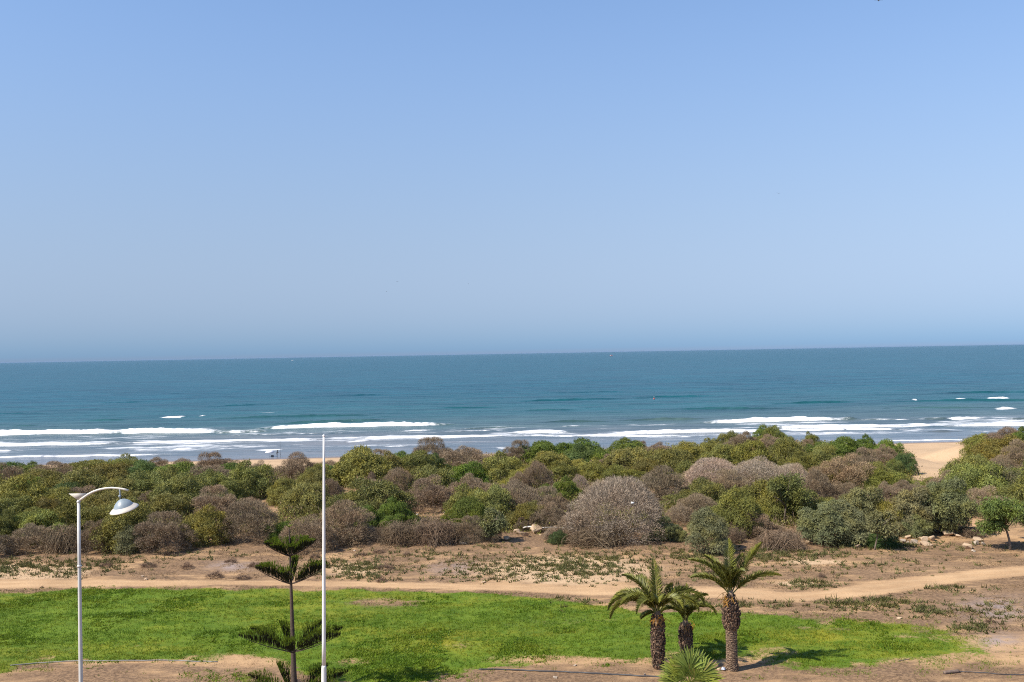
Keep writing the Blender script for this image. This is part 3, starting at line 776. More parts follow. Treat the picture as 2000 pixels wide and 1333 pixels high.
# (x centre, y top, width, height, type[, own label]) as seen in the photograph, measured in its pixels
SHRUBS = [
    (18, 905, 85, 32, 'B'), (40, 901, 32, 24, 'D'), (14, 912, 66, 46, 'D'), (62, 907, 52, 30, 'B'), (120, 898, 32, 26, 'D'), (100, 908, 76, 36, 'D'), (82, 918, 66, 42, 'G'),
    (175, 898, 92, 28, 'Y'), (250, 891, 68, 32, 'Y'), (264, 888, 46, 24, 'D'), (307, 893, 44, 28, 'D'), (280, 902, 68, 44, 'T'), (208, 910, 74, 46, 'G'), (155, 928, 86, 56, 'G'),
    (350, 905, 84, 42, 'B'), (412, 888, 74, 40, 'D'), (357, 895, 42, 27, 'D'), (402, 914, 98, 42, 'D'), (402, 926, 62, 42, 'G'), (490, 910, 92, 62, 'G'), (470, 901, 50, 32, 'D'),
    (38, 944, 98, 68, 'Y'), (120, 945, 70, 54, 'T'), (285, 928, 96, 54, 'G'), (292, 960, 56, 44, 'D'), (355, 935, 104, 66, 'G'), (330, 965, 76, 52, 'G'), (420, 955, 92, 58, 'D'),
    (400, 998, 88, 64, 'Y', 'bright yellowish green shrub at the edge left of the Norfolk pine top'), (482, 985, 104, 74, 'D', 'large brown twiggy shrub behind and left of the Norfolk pine top'),
    (72, 1000, 84, 56, 'G'), (10, 1008, 54, 54, 'G'), (66, 1028, 80, 48, 'D'), (140, 988, 84, 62, 'Y'), (128, 1030, 60, 50, 'H', 'pale tangled brushwood at the foot of shrubs left of the lamp post'), (186, 1024, 64, 52, 'D'),
    (195, 993, 76, 56, 'G'), (250, 988, 100, 82, 'G', 'large olive green shrub below the hanging lamp shade'), (252, 1034, 58, 46, 'W', 'small grey-green shrub at the thicket front below the lamp shade'), (318, 1008, 90, 66, 'D'), (225, 962, 76, 52, 'G'),
    (165, 958, 70, 46, 'D'), (100, 975, 60, 44, 'G'), (20, 975, 70, 50, 'G'), (445, 940, 66, 46, 'G'), (240, 940, 70, 46, 'G'), (60, 935, 60, 40, 'B'), (320, 918, 70, 42, 'G'), (450, 905, 50, 34, 'B'),
    (588, 890, 78, 52, 'D', 'dark brown twiggy shrub on the crest below the fisherman'), (506, 903, 56, 40, 'D'), (558, 938, 60, 46, 'Y'), (595, 946, 80, 60, 'G'), (617, 913, 54, 52, 'G'), (634, 906, 36, 34, 'B'),
    (665, 904, 54, 44, 'T', 'dark green round shrub right of the flagpole on the crest'), (710, 880, 110, 66, 'G'), (740, 870, 66, 34, 'D'), (645, 935, 50, 48, 'D'), (847, 857, 76, 48, 'D', 'tall brown twiggy shrub on the crest right of the flagpole'),
    (912, 871, 96, 42, 'D'), (815, 884, 74, 46, 'G'), (848, 885, 44, 36, 'T'), (755, 889, 66, 50, 'G'), (780, 914, 60, 56, 'D'), (842, 914, 98, 52, 'G'), (918, 902, 78, 50, 'B'), (975, 889, 80, 60, 'G'),
    (738, 940, 114, 78, 'G', 'tall olive green shrub standing over the large brown shrub by the flagpole'), (770, 975, 58, 54, 'B'), (720, 988, 54, 52, 'B'), (845, 936, 98, 60, 'D'), (915, 928, 80, 48, 'D'),
    (668, 985, 116, 78, 'D', 'large brown twiggy dome right beside the flagpole'), (600, 1012, 96, 60, 'D', 'grey-brown twiggy shrub between pine top and flagpole'), (912, 953, 74, 58, 'G'), (920, 970, 62, 56, 'B'), (965, 953, 80, 62, 'G'), (990, 944, 66, 52, 'D'),
    (785, 1018, 84, 40, 'H', 'dark brushwood heap, left one of two below the olive shrub'), (855, 1016, 90, 42, 'H', 'dark brushwood heap, right one of two below the bare sandy patch'), (918, 1010, 64, 46, 'D'), (555, 1019, 62, 36, 'B'), (787, 871, 50, 28, 'B'), (725, 924, 50, 42, 'D'), (680, 890, 50, 36, 'G'), (690, 1030, 46, 30, 'D'),
    (1015, 862, 60, 42, 'D'), (1060, 861, 94, 42, 'B'), (1130, 859, 94, 40, 'B'), (1137, 867, 74, 48, 'T', 'dark green dense round shrub on the crest in mid picture'), (1075, 884, 84, 46, 'Y'), (1161, 899, 60, 42, 'Y'), (1205, 911, 56, 36, 'Y'), (1228, 874, 94, 52, 'G'),
    (1253, 853, 30, 28, 'D'), (1285, 864, 54, 28, 'D'), (1225, 857, 66, 32, 'B'), (1310, 874, 94, 62, 'G'), (1345, 867, 74, 42, 'Y'), (1385, 861, 54, 36, 'Y'), (1425, 841, 44, 34, 'G'), (1454, 842, 54, 36, 'D'), (1495, 833, 50, 36, 'B', 'bright green shrub on the highest point of the crest'),
    (1412, 870, 84, 48, 'G'), (1465, 864, 84, 52, 'Y'), (1395, 895, 112, 62, 'P', 'pale grey dry shrub upper right of the biggest grey dome'), (1480, 899, 120, 64, 'P', 'pale grey dry shrub with wide top, left of the brown dome'), (1545, 908, 80, 60, 'P', 'pale pinkish grey shrub end beside the brown dome'),
    (1290, 917, 104, 64, 'D', 'dark brown dome touching the biggest pale grey dome'), (1205, 934, 184, 120, 'P', 'biggest pale grey dry dome at the thicket front in mid picture'), (1105, 934, 52, 44, 'B'), (1053, 899, 58, 62, 'D'), (1020, 917, 60, 42, 'Y'), (1095, 904, 60, 38, 'Y'),
    (1018, 944, 82, 64, 'D'), (1092, 965, 46, 36, 'D', 'small reddish brown shrub left of the biggest grey dome'), (1175, 1026, 116, 34, 'H', 'dark brushwood along the foot of the biggest grey dome'), (1034, 980, 64, 52, 'G'), (1065, 983, 70, 50, 'D'), (1090, 1036, 36, 24, 'T', 'small dark green bush in front of the white pipe'), (1298, 1010, 46, 46, 'W', 'small grey-green bush at the right foot of the biggest grey dome'),
    (1388, 1003, 78, 78, 'W', 'grey-green drooping bush standing alone just behind the tallest palm'), (1380, 940, 86, 52, 'G'), (1365, 965, 86, 52, 'D'), (1440, 963, 86, 80, 'G'), (1500, 938, 96, 74, 'G'), (1132, 927, 36, 34, 'P', 'small pale dry bush peeping over the left of the biggest grey dome'), (1120, 1000, 56, 52, 'D'), (1190, 889, 46, 34, 'D'),
    (1270, 895, 70, 44, 'G'), (1170, 876, 60, 40, 'B'), (1000, 895, 60, 40, 'G'), (1345, 905, 60, 44, 'G'), (1330, 985, 50, 40, 'D'), (1420, 920, 70, 50, 'D'), (1470, 1000, 70, 46, 'D'),
    (1510, 835, 44, 38, 'Y'), (1587, 847, 28, 30, 'Y', 'small yellowish round bush alone on the skyline of the crest'), (1507, 851, 46, 30, 'D'), (1537, 857, 64, 40, 'G'), (1580, 860, 34, 28, 'D'), (1650, 855, 84, 42, 'B'), (1692, 853, 38, 34, 'B'), (1735, 861, 56, 42, 'B'),
    (1770, 886, 38, 40, 'T', 'dark green shrub at the edge of the sandy beach gap'), (1728, 872, 48, 38, 'D'), (1683, 879, 60, 42, 'D'), (1568, 884, 66, 42, 'Y'), (1612, 872, 56, 38, 'G'), (1645, 894, 118, 60, 'D', 'smooth reddish brown dome on the slope left of the sandy gap'),
    (1597, 922, 68, 62, 'D'), (1712, 906, 60, 38, 'G'), (1750, 901, 36, 32, 'G'), (1728, 922, 74, 42, 'Y'), (1648, 946, 60, 40, 'D'), (1730, 944, 50, 34, 'D'), (1765, 941, 50, 34, 'D'), (1795, 945, 40, 30, 'D'),
    (1680, 958, 92, 84, 'W'), (1612, 985, 100, 76, 'W'), (1655, 990, 90, 72, 'W', 'grey-green drooping shrub just left of the leaning small tree'), (1790, 960, 80, 82, 'W'), (1845, 946, 98, 96, 'W', 'largest grey-green drooping shrub behind the pile of boulders'),
    (1900, 897, 96, 58, 'G', 'wide green shrub right of the sandy beach gap'), (1920, 854, 56, 36, 'Y'), (1972, 838, 52, 34, 'D'), (2003, 840, 40, 34, 'B'), (1965, 861, 96, 48, 'Y'), (1992, 871, 66, 52, 'D'), (1826, 934, 50, 26, 'G'), (1862, 926, 66, 44, 'D'), (1905, 916, 104, 70, 'G'),
    (1725, 1042, 52, 26, 'T', 'low dark green bush beneath the leaning small tree'), (1525, 1038, 84, 34, 'H', 'low grey brushwood heap right of the drooping bush'), (1430, 1030, 44, 30, 'H', 'small brushwood heap behind the tallest palm crown'), (1892, 1030, 46, 18, 'H', 'grey brushwood heap behind the largest boulder'), (1700, 915, 60, 40, 'G'), (1620, 905, 50, 40, 'Y'),
    (1930, 960, 80, 46, 'D'), (2030, 930, 90, 70, 'G'), (2060, 890, 100, 60, 'G'), (2060, 980, 90, 80, 'W'), (-40, 930, 90, 60, 'G'), (-50, 985, 100, 70, 'G'), (-40, 1030, 90, 56, 'D'), (2050, 850, 80, 40, 'D'),
    (1830, 945, 60, 40, 'D'), (1745, 985, 70, 56, 'G'), (1560, 960, 80, 56, 'G'),
]
ZONES = [(100, 'left of the street lamp'), (262, 'behind the street lamp'), (470, 'between lamp and Norfolk pine'), (690, 'behind pine and flagpole'), (950, 'right of the flagpole'), (1125, 'left of the biggest grey dome'),
         (1315, 'at the biggest grey dome'), (1545, 'above the tallest palm'), (1775, 'left of the sandy gap'), (9999, 'at the right picture edge')]
ORD = ['leftmost', 'second from left', 'third from left', 'fourth from left', 'fifth from left', 'sixth from left', 'seventh from left', 'eighth from left']

def row_of(base):
    return 'on the crest' if base < 935 else ('in middle rows' if base < 1020 else 'in front row')

def build_shrubs():
    recs = []
    keyed = {}
    for s in SHRUBS:
        x, yt, wd, ht, ty = s[:5]
        lab = s[5] if len(s) > 5 else None
        if lab is None:
            zone = [z for lim, z in ZONES if x < lim][0]
            keyed.setdefault((ty, row_of(yt + ht), zone), []).append((x, len(recs)))
        recs.append([x, yt, wd, ht, ty, lab])
    for (ty, row, zone), lst in keyed.items():
        lst.sort()
        for i, (x, k) in enumerate(lst):
            pre = '' if len(lst) == 1 else (('left ', 'right ')[i] if len(lst) == 2 else ORD[i] + ' ')
            recs[k][5] = pre + PHRASE[ty] + ' ' + row + ' ' + zone
    r = np.random.default_rng(5)
    for i, (x, yt, wd, ht, ty, lab) in enumerate(recs):
        p = at(x, yt + ht)
        dd = (p - camo.location).length
        front = yt + ht > 1020
        kw = 1.12 if ty == 'P' or (front and ty == 'W') else (1.2 if front else (1.16 if yt + ht < 938 else 1.22))
        sink = 0.0 if front else 0.12
        sw, sh = wd * kw * dd / FPX, ht * (1.05 + sink) * dd / FPX
        protos = PROTO[ty]
        me = protos[i % len(protos)]
        root = bpy.data.objects.new(KINDNAME[ty], None)
        root.empty_display_size = 0.3
        COL.objects.link(root)
        root.location = p - Vector((0, 0, 0.12 + sink * sh * .8))
        root.rotation_euler = (0, 0, r.uniform(0, 6.283))
        root.scale = (sw * r.uniform(.95, 1.05), sw * r.uniform(.85, 1.0), sh / PROTO_H.get(ty, .62))
        f = link('foliage' if ty in 'GBYTW' else 'twigs', me, root)
        c = np.array(BASECOL[ty]) * r.uniform(.82, 1.18) * (1 + r.uniform(-.1, .1, 3) * np.array([1, .6, .8]) * (.35 if ty in 'DPH' else 1))
        if lab.startswith('small reddish') or lab.startswith('smooth reddish'): c *= np.array([1.0, .92, .84])
        if ty == 'P' and wd < 170: c *= 1.3
        f.color = (*c, 1)
        root.rotation_euler = (r.uniform(-.12, .12), r.uniform(-.12, .12), root.rotation_euler.z)
        if ty in 'GBYTDW' and wd > 40 and yt + ht < 1062:
            # lower side masses growing out of the same shrub
            for kx in (-1, 1):
                if r.uniform() < .25: continue
                ox = kx * r.uniform(.34, .62)
                qx, qy = x + ox * wd, yt + ht - ht * r.uniform(-.05, .12)
                if any(blob(qx, qy, *c_) > .25 for c_ in BARE): continue
                if (yt + ht < 938 and 440 < qx < 640) or (qx > 1870 and qy > 1000): continue
                rz = root.rotation_euler.z
                wv = Vector((ox * sw, r.uniform(-.2, .2) * sw, 0))
                lv = Matrix.Rotation(-rz, 3, 'Z') @ wv
                g = link(f.name.split('.')[0], protos[(i + 1 + kx) % len(protos)], root)
                g.location = (lv.x / root.scale.x, lv.y / root.scale.y, r.uniform(-.06, .0))
                g.rotation_euler = (0, 0, r.uniform(0, 6.28))
                k_ = r.uniform(.5, .82)
                g.scale = (k_ * r.uniform(.9, 1.25), k_, k_ * r.uniform(.75, 1.1))
                g.color = (*(c * r.uniform(.85, 1.15)), 1)
        if p.y < 112 and ty in 'GBYTW':
            st = link('stems', STEMS[i % 3], root)
        tag(root, lab, 'brushwood' if ty == 'H' else 'shrub', 'brushwood heaps along the thicket' if ty == 'H' else 'shrubs of the dune thicket')

build_shrubs()

# low scrub between the shrubs (uncountable)
def build_scrub():
    r = np.random.default_rng(12)
    for name, lab, col, n, leafy_, mat, sd in (('low_green_scrub', 'low green scrub covering the dune between the shrubs', (0.165, 0.165, 0.045), 6500, True, LEAF, 1), ('low_dry_scrub', 'low dry brown scrub covering the dune between the shrubs', (0.235, 0.178, 0.115), 4600, False, TWIG, 2)):
        mb = MB()
        Y = r.uniform(88, 172, n * 2); X = r.uniform(-1, 1, n * 2) * (0.56 * Y)
        Z = terrain(X, Y)
        px, py = project(X, Y, Z)
        ok = (py < 1046) & (Y - 0.069 * X < 168)
        for c in BARE: ok &= blob(px, py, *c) < 0.32
        ok &= vnoise(X / 6, Y / 6, 91 + sd) > 0.34
        X, Y, Z = X[ok][:n], Y[ok][:n], Z[ok][:n]
        k = 34
        R_ = r.uniform(.5, 1.9, len(X))
        d = r.normal(size=(len(X), k, 3)); d /= np.linalg.norm(d, axis=2, keepdims=True)
        d[..., 2] = np.abs(d[..., 2])
        P = np.stack([X, Y, Z], 1)[:, None] + d * (R_[:, None, None] * r.uniform(.5, 1, (len(X), k, 1))) * np.array([1, 1, .75])
        P, A = P.reshape(-1, 3), (d + r.normal(size=d.shape) * .5 + np.array([0, 0, .4])).reshape(-1, 3)
        if leafy_:
            l = r.uniform(.14, .28, len(P)); mb.spikes(P, A, l, l * .55, r.uniform(0, 1, len(P)))
        else:
            mb.spikes(P, A, r.uniform(.25, .55, len(P)), .04, r.uniform(0, 1, len(P)))
        o = link(name, mb.mesh(name, [mat]))
        o.color = (*col, 1)
        tag(o, lab, 'scrub', None, 'stuff')
build_scrub()

# ------------------------------------------------------------------ grass and small plants (uncountable)
GRASS = leaf_material('grass_blade', (0.108, 0.178, 0.014), 0.3, 0.7, 1.28, (1.6, 1.2, 1.2), .5, 1.2)
GRASSY = leaf_material('yellow_grass_blade', (0.24, 0.25, 0.02), 0.3, 0.55, 1.35, (1.15, .95, 1.2), .5, 1.2)
WEED = leaf_material('weed_leaf', (0.115, 0.115, 0.04), 0.2, 0.55, 1.4, (1.1, 1.0, .9), .6, 1)
DRYG = leaf_material('dry_grass', (0.27, 0.19, 0.11), 0.1, 0.5, 1.3, (.9, .85, .8), .8, 1)

def tufts(name, X, Y, blades, h, wdt, mat, spread, lab, cat, lean=.55):
    r = np.random.default_rng(len(X))
    Z = terrain(X, Y)
    n = len(X)
    P = np.repeat(np.stack([X, Y, Z], 1), blades, 0)
    P[:, :2] += r.normal(size=(n * blades, 2)) * spread
    P[:, 2] -= 0.01
    A = np.stack([r.normal(size=n * blades) * lean, r.normal(size=n * blades) * lean, np.ones(n * blades)], 1)
    sz = np.repeat(r.uniform(.6, 1.4, n) * h, blades)
    mb = MB()
    v = np.clip(np.repeat(r.uniform(0, 1, n), blades) * .6 + r.uniform(0, .4, n * blades), 0, 1)
    mb.spikes(P, A, sz * r.uniform(.6, 1.2, n * blades), wdt, v)
    o = link(name, mb.mesh(name, [mat]))
    tag(o, lab, cat, None, 'stuff')

def build_tufts():
    r = np.random.default_rng(21)
    n = 150000
    Y = r.uniform(46.5, 82, n); X = r.uniform(-1, 1, n) * (0.56 * Y)
    Z = terrain(X, Y)
    lawn = ground_attrs(X, Y, Z)[0]
    dens = lawn * (0.35 + 0.65 * sstep(.3, .6, fbm(X / 3, Y / 1.3, 94)))
    ok = r.uniform(0, 1, n) < dens
    X, Y = X[ok], Y[ok]
    yl = ground_attrs(X, Y, terrain(X, Y))[5]
    isy = r.uniform(0, 1, len(X)) < yl * .75
    tufts('lawn_grass', X[~isy], Y[~isy], 4, 0.13, 0.028, GRASS, 0.07, 'short bright green grass covering the lawn', 'grass')
    tufts('yellow_lawn_grass', X[isy], Y[isy], 4, 0.11, 0.026, GRASSY, 0.07, 'yellowish green patches of grass in the lawn', 'grass')
    # broad-leaved lawn weeds
    ok = vnoise(X / 2.5, Y / 2.5, 95) > .70
    tufts('lawn_weeds', X[ok][:4000], Y[ok][:4000], 7, 0.16, 0.06, GRASS, 0.12, 'clumps of broad-leaved weeds in the lawn', 'weeds', 1.1)
    # seedlings on the sandy strip
    n = 90000
    Y = r.uniform(55, 92, n); X = r.uniform(-1, 1, n) * (0.56 * Y)
    Z = terrain(X, Y)
    px, py = project(X, Y, Z)
    a = ground_attrs(X, Y, Z)
    d = np.zeros(n)
    for c in ((1110, 1108, 150, 24, 1), (60, 1110, 130, 14, 1), (190, 1102, 70, 9, 1), (330, 1085, 120, 10, .35), (700, 1112, 75, 20, .95), (840, 1085, 60, 10, .5), (960, 1115, 120, 22, .4), (1330, 1085, 70, 14, .6), (1420, 1120, 70, 20, .5), (1530, 1085, 70, 16, .9), (1620, 1085, 60, 8, .7), (1590, 1142, 50, 8, .9),
              (1690, 1180, 90, 12, .9), (1820, 1192, 90, 14, .5), (1900, 1200, 80, 24, .3), (1850, 1150, 60, 6, .5), (1740, 1068, 120, 8, .8), (1350, 1175, 50, 8, .6), (1450, 1180, 160, 8, .4), (1150, 1180, 60, 10, .5), (1700, 1110, 200, 20, .12), (960, 1068, 40, 6, .4), (1900, 1225, 50, 10, .8)):
        d = np.maximum(d, c[4] * blob(px, py, *c[:4]))
    stripe = 0.25 + 0.75 * sstep(.42, .62, vnoise(X / 0.9 + Y * .35, Y / .55, 97))
    d = d * stripe * (1 - a[1]) * (1 - a[0])
    ok = r.uniform(0, 1, n) < d * 0.75
    tufts('sand_seedlings', X[ok], Y[ok], 8, 0.30, 0.07, WEED, 0.10, 'small green plants dotting the sandy strip beyond the lawn', 'weeds', .8)
    ok = (r.uniform(0, 1, n) < 0.22 + .5 * a[2]) & (a[1] < .3) & (a[0] < .4) & (vnoise(X / 2, Y / 1.2, 98) > .5)
    tufts('dry_grass_stubble', X[ok], Y[ok], 5, 0.13, 0.035, DRYG, 0.12, 'dry brown stubble scattered over the sandy soil', 'grass', 1.2)
    n = 14000
    Y = r.uniform(46, 55, n); X = r.uniform(-1, 1, n) * (0.56 * Y)
    Z = terrain(X, Y)
    a = ground_attrs(X, Y, Z)
    ok = (a[0] < .3) & (r.uniform(0, 1, n) < .35 * sstep(.45, .6, fbm(X / 1.4, Y / 1.0, 99)))
    tufts('thin_dry_grass', X[ok], Y[ok], 4, 0.09, 0.025, DRYG, 0.07, 'thin dry grass on the bare soil before the palms', 'grass', 1.2)
build_tufts()

# ------------------------------------------------------------------ street lamp
PAINT = plain_material('grey_white_paint', (0.56, 0.55, 0.52), 0.45, 0.08, 3)
WHITE = plain_material('white_paint', (0.76, 0.74, 0.70), 0.4, 0.07, 2)
CREAM = plain_material('cream_paint', (0.66, 0.61, 0.52), 0.45, 0.08, 4)
SHADE = plain_material('blue_grey_enamel', (0.25, 0.30, 0.33), 0.4, 0.12, 7)
RIMM = plain_material('pale_rim_plastic', (0.56, 0.51, 0.44), 0.5, 0.08, 5)

def empty(name, loc, rz=0):
    o = bpy.data.objects.new(name, None)
    o.empty_display_size = 0.4
    COL.objects.link(o)
    o.location = loc
    o.rotation_euler = (0, 0, rz)
    return o

def part(name, mb, mats, parent, smooth=True):
    return link(name, mb.mesh(name, mats if isinstance(mats, (list, tuple)) else [mats], smooth), parent)

def street_lamp():
    D = 30.7
    top = at_dist(153.5, 981, D)
    gz = float(terrain(top.x, D))
    root = empty('street_lamp', (top.x, D, gz))
    s = D / FPX
    H = top.z - gz
    mb = MB(); zz = np.linspace(-.2, H, 9)
    mb.tube(np.stack([zz * 0, zz * 0, zz], 1), np.linspace(.085, .046, 9), 16)
    mb.lathe([(.062, H - 2.0), (.066, H - 2.0), (.066, H - 1.94), (.05, H - 1.94)], 16)
    part('pole', mb, PAINT, root)
    mb = MB(); mb.lathe([(.0, -.3), (.16, -.3), (.16, -.26), (.12, -.2), (.09, .0)], 16)
    part('base_plate', mb, PAINT, root)
    # joint knob
    mb = MB()
    th = np.linspace(0, np.pi, 9)
    mb.lathe(np.stack([.058 * np.sin(th) + 1e-4, H + .01 - .058 * np.cos(th)], 1), 14)
    part('joint_knob', mb, PAINT, root)
    # arm: pixel points relative to the joint (152,980)
    pts = [(156.5, 977), (164, 972), (172, 966.5), (182, 961.5), (194, 957.5), (206, 955.3), (218, 954.6), (230, 955.6), (241, 957.4), (250.5, 960)]
    P = np.array([((x - 153.5) * s, 0, H - (y - 981) * s) for x, y in pts])
    mb = MB(); mb.tube(P, np.linspace(.036, .031, len(P)), 10)
    part('arm', mb, CREAM, root)
    # triangular fin
    tri = [(134.5, 964.3), (175, 964.3), (155, 978), (151.5, 976.5)]
    T = np.array([((x - 153.5) * s, H - (y - 981) * s) for x, y in tri])
    v = np.array([[a, dy, b] for dy in (-.012, .012) for a, b in T])
    mb = MB(); mb.add(v, [[0, 1, 2, 3], [7, 6, 5, 4], [0, 4, 5, 1], [1, 5, 6, 2], [2, 6, 7, 3], [3, 7, 4, 0]])
    part('fin', mb, RIMM, root, False)
    # hanger
    hx = (234 - 153.5) * s
    def hz(y): return H - (y - 981) * s
    mb = MB(); mb.tube([(hx, 0, hz(957)), (hx, 0, hz(962)), (hx + .005, 0, hz(967)), (hx + .01, 0, hz(976))], [.024, .022, .026, .02], 10)
    th = np.linspace(0, np.pi, 7)
    mb.lathe([(.045 * math.sin(t) + 1e-4, -.045 * math.cos(t)) for t in th], 10, mat=Matrix.Translation((hx, 0, hz(971))))
    part('hanger', mb, SHADE, root)
    # shade, tilted like a hat: axis leans
    c = Vector((hx + .105, 0, hz(990.5)))
    M = Matrix.Translation(c) @ Matrix.Rotation(R(-11), 4, 'Y') @ Matrix.Rotation(R(12), 4, 'X')
    rr = 27.5 * s
    mb = MB()
    mb.lathe([(.02, .235), (.05, .225), (.12, .195), (.19, .145), (.245, .085), (.285, .02), (.30, -.01)], 28, mat=M)
    sh = part('shade', mb, SHADE, root)
    mb = MB()
    mb.lathe([(.29, .008), (.33, -.02), (.39, -.058), (rr, -.098), (rr, -.108), (.39, -.072), (.3, -.04), (.0005, -.03)], 28, mat=M)
    part('rim', mb, RIMM, sh)
    tag(root, 'tall pale grey street lamp with curved arm, triangular fin and hanging hat-shaped shade', 'street lamp')
street_lamp()

def flagpole():
    D = 30.8
    top = at_dist(632.6, 852, D)
    bot = at_dist(632.6, 1333, D)
    gz = float(terrain(top.x, D))
    root = empty('flagpole', (bot.x, D, gz))
    H = top.z - gz
    lean = (top.x - bot.x) / (top.z - bot.z)
    joint = at_dist(632, 1303, D).z - gz
    def pt(z): return (lean * (z - (bot.z - gz)), 0, z)
    zz = np.linspace(joint, H, 10)
    mb = MB(); mb.tube([pt(z) for z in zz], np.linspace(.064, .034, 10), 14)
    part('upper_pole', mb, WHITE, root)
    mb = MB(); mb.tube([pt(z) for z in np.linspace(-.3, joint - .06, 5)] + [pt(joint), pt(joint + .05)], [.085, .083, .081, .079, .077, .072, .064], 14)
    part('lower_pole', mb, WHITE, root)
    mb = MB(); q = pt(H)
    mb.lathe([(.034, H - .02), (.045, H), (.042, H + .03), (.0005, H + .05)], 12, mat=Matrix.Translation((q[0], 0, 0)))
    part('cap', mb, WHITE, root)
    tag(root, 'tall bare white flagpole right beside the Norfolk pine', 'flagpole')
flagpole()

# ------------------------------------------------------------------ Norfolk pine
PINEG = leaf_material('pine_branchlet', (0.030, 0.034, 0.014), 0.1, 0.7, 1.3, (1.0, 1.0, 1.0), .5, 1)
PINETIP = leaf_material('pine_tip', (0.15, 0.20, 0.02), 0.25, 0.7, 1.3, (1.0, 1.0, 1.0), .5, 1)
PINEBARK = plain_material('pine_bark', (0.075, 0.05, 0.036), 0.85, 0.25, 9, bump=.4)

def norfolk_pine():
    D = 47.0
    s = D / FPX
    b = at_dist(575, 1345, D)
    top = at_dist(564.5, 1026, D)
    gz = float(terrain(b.x, D)) - .05
    root = empty('norfolk_pine', (b.x, D, gz))
    H = top.z - gz
    lean = (top.x - b.x) / (top.z - b.z)
    off = b.z - gz
    def axis(z): return np.array([lean * (z - off), 0, z])
    def zpix(y): return at_dist(570, y, D).z - gz
    zz = np.concatenate([np.linspace(-.2, zpix(1087), 12), np.linspace(zpix(1080), H, 5)])
    mb = MB(); mb.tube([axis(z) for z in zz], np.interp(zz, [0, 2.2, 5.2, H], [.16, .115, .075, .018]), 10)
    tr = part('trunk', mb, PINEBARK, root)
    r = np.random.default_rng(3)
    tiers = [(1086, 1.25, .60, [185, 352, 20, 150, 60, 240, 290, 100], 1.0), (1141, 1.72, .80, [186, 355, 22, 155, 95, 270], 1.0), (1274, 2.42, .86, [188, 352, 18, 160, 118, 66, 275], .95), (1368, 2.5, 1.0, [165, 20, 118, 65, 205, 335, 270], .9)]
    for (yb, Rr, rise, azs, dens) in tiers:
        z0 = zpix(yb)
        for az in azs:
            Rb = Rr * r.uniform(.93, 1.05)
            rs = rise * r.uniform(.92, 1.08)
            a = R(az + r.uniform(-4, 4))
            ux = np.array([math.cos(a), math.sin(a), 0])
            uy = np.array([-math.sin(a), math.cos(a), 0])
            t = np.linspace(0, 1, 10)
            P = axis(z0)[None] + ux[None] * (t * Rb)[:, None] + np.array([0, 0, 1])[None] * (rs * (0.42 * t + .58 * t ** 1.6))[:, None]
            mb = MB()
            mb.tube(P, np.linspace(.032, .008, 10), 6, .5, 0)
            # upright whip-like branchlets in two rows along the branch
            nb = int(98 * dens * (Rb / 1.7) ** .6)
            ztip = P[-1, 2]
            for side in (-1, 1):
                q = r.uniform(.06, 1.0, nb) ** .75
                base = np.stack([np.interp(q, t, P[:, i]) for i in range(3)], 1)
                ln = np.minimum(.15 + (ztip - base[:, 2]) * 1.32, .42 + .18 * Rb) * r.uniform(.74, 1.08, nb) * np.clip(.3 + 1.5 * q, 0, 1)
                d = np.array([0, 0, 1.0])[None] + uy[None] * (side * r.uniform(.02, .42, nb))[:, None] + ux[None] * (r.uniform(-.06, .10, nb) + .06 * q)[:, None]
                d /= np.linalg.norm(d, axis=1, keepdims=True)
                base = base + uy[None] * (side * r.uniform(.0, .05, nb))[:, None]
                vv = r.uniform(0, 1, nb)
                for ang in (0, 1):
                    sd_ = ux[None] * (1 - ang) + uy[None] * ang + r.normal(size=(nb, 3)) * .2
                    mb.leaves(base, d, ln * .9, .024, vv, sd_, 1)
                    mb.leaves(base + d * (ln * .80)[:, None], d, ln * .26, .030, vv, sd_, 2)
            part('branch', mb, [PINEBARK, PINEG, PINETIP], root, False)
    # small tuft at the leader tip
    mb = MB()
    for i in range(6):
        a = R(60 * i)
        base = axis(H - .1)
        mb.tube([base, base + np.array([math.cos(a) * .1, math.sin(a) * .1, .08]), base + np.array([math.cos(a) * .2, math.sin(a) * .2, .13])], [.016, .02, .008], 5, .6, 0, False)
    part('leader_tuft', mb, PINETIP, root, False)
    tag(root, 'young Norfolk pine with open tiers of upswept branches beside the white flagpole', 'pine tree')
norfolk_pine()

# ------------------------------------------------------------------ date palms
FROND = leaf_material('date_frond', (0.15, 0.16, 0.036), 0.22, 0.55, 1.5, (1.15, 1.05, .8), .4, 2)
FRYEL = leaf_material('date_frond_tip', (0.19, 0.19, 0.035), 0.25, 0.6, 1.3, (1.0, 1.0, .9), .4, 2)
RACHIS = plain_material('frond_rachis', (0.20, 0.20, 0.055), 0.5, 0.2, 4)
PBARK = plain_material('palm_leaf_base', (0.15, 0.092, 0.056), 0.9, 0.4, 14, bump=.5, attrvar=.75)
PBARK2 = plain_material('palm_old_bark', (0.25, 0.17, 0.11), 0.9, 0.3, 14, bump=.5, attrvar=.35)
ORANGE = plain_material('fruit_stalk', (0.50, 0.24, 0.022), 0.6, 0.25, 8)

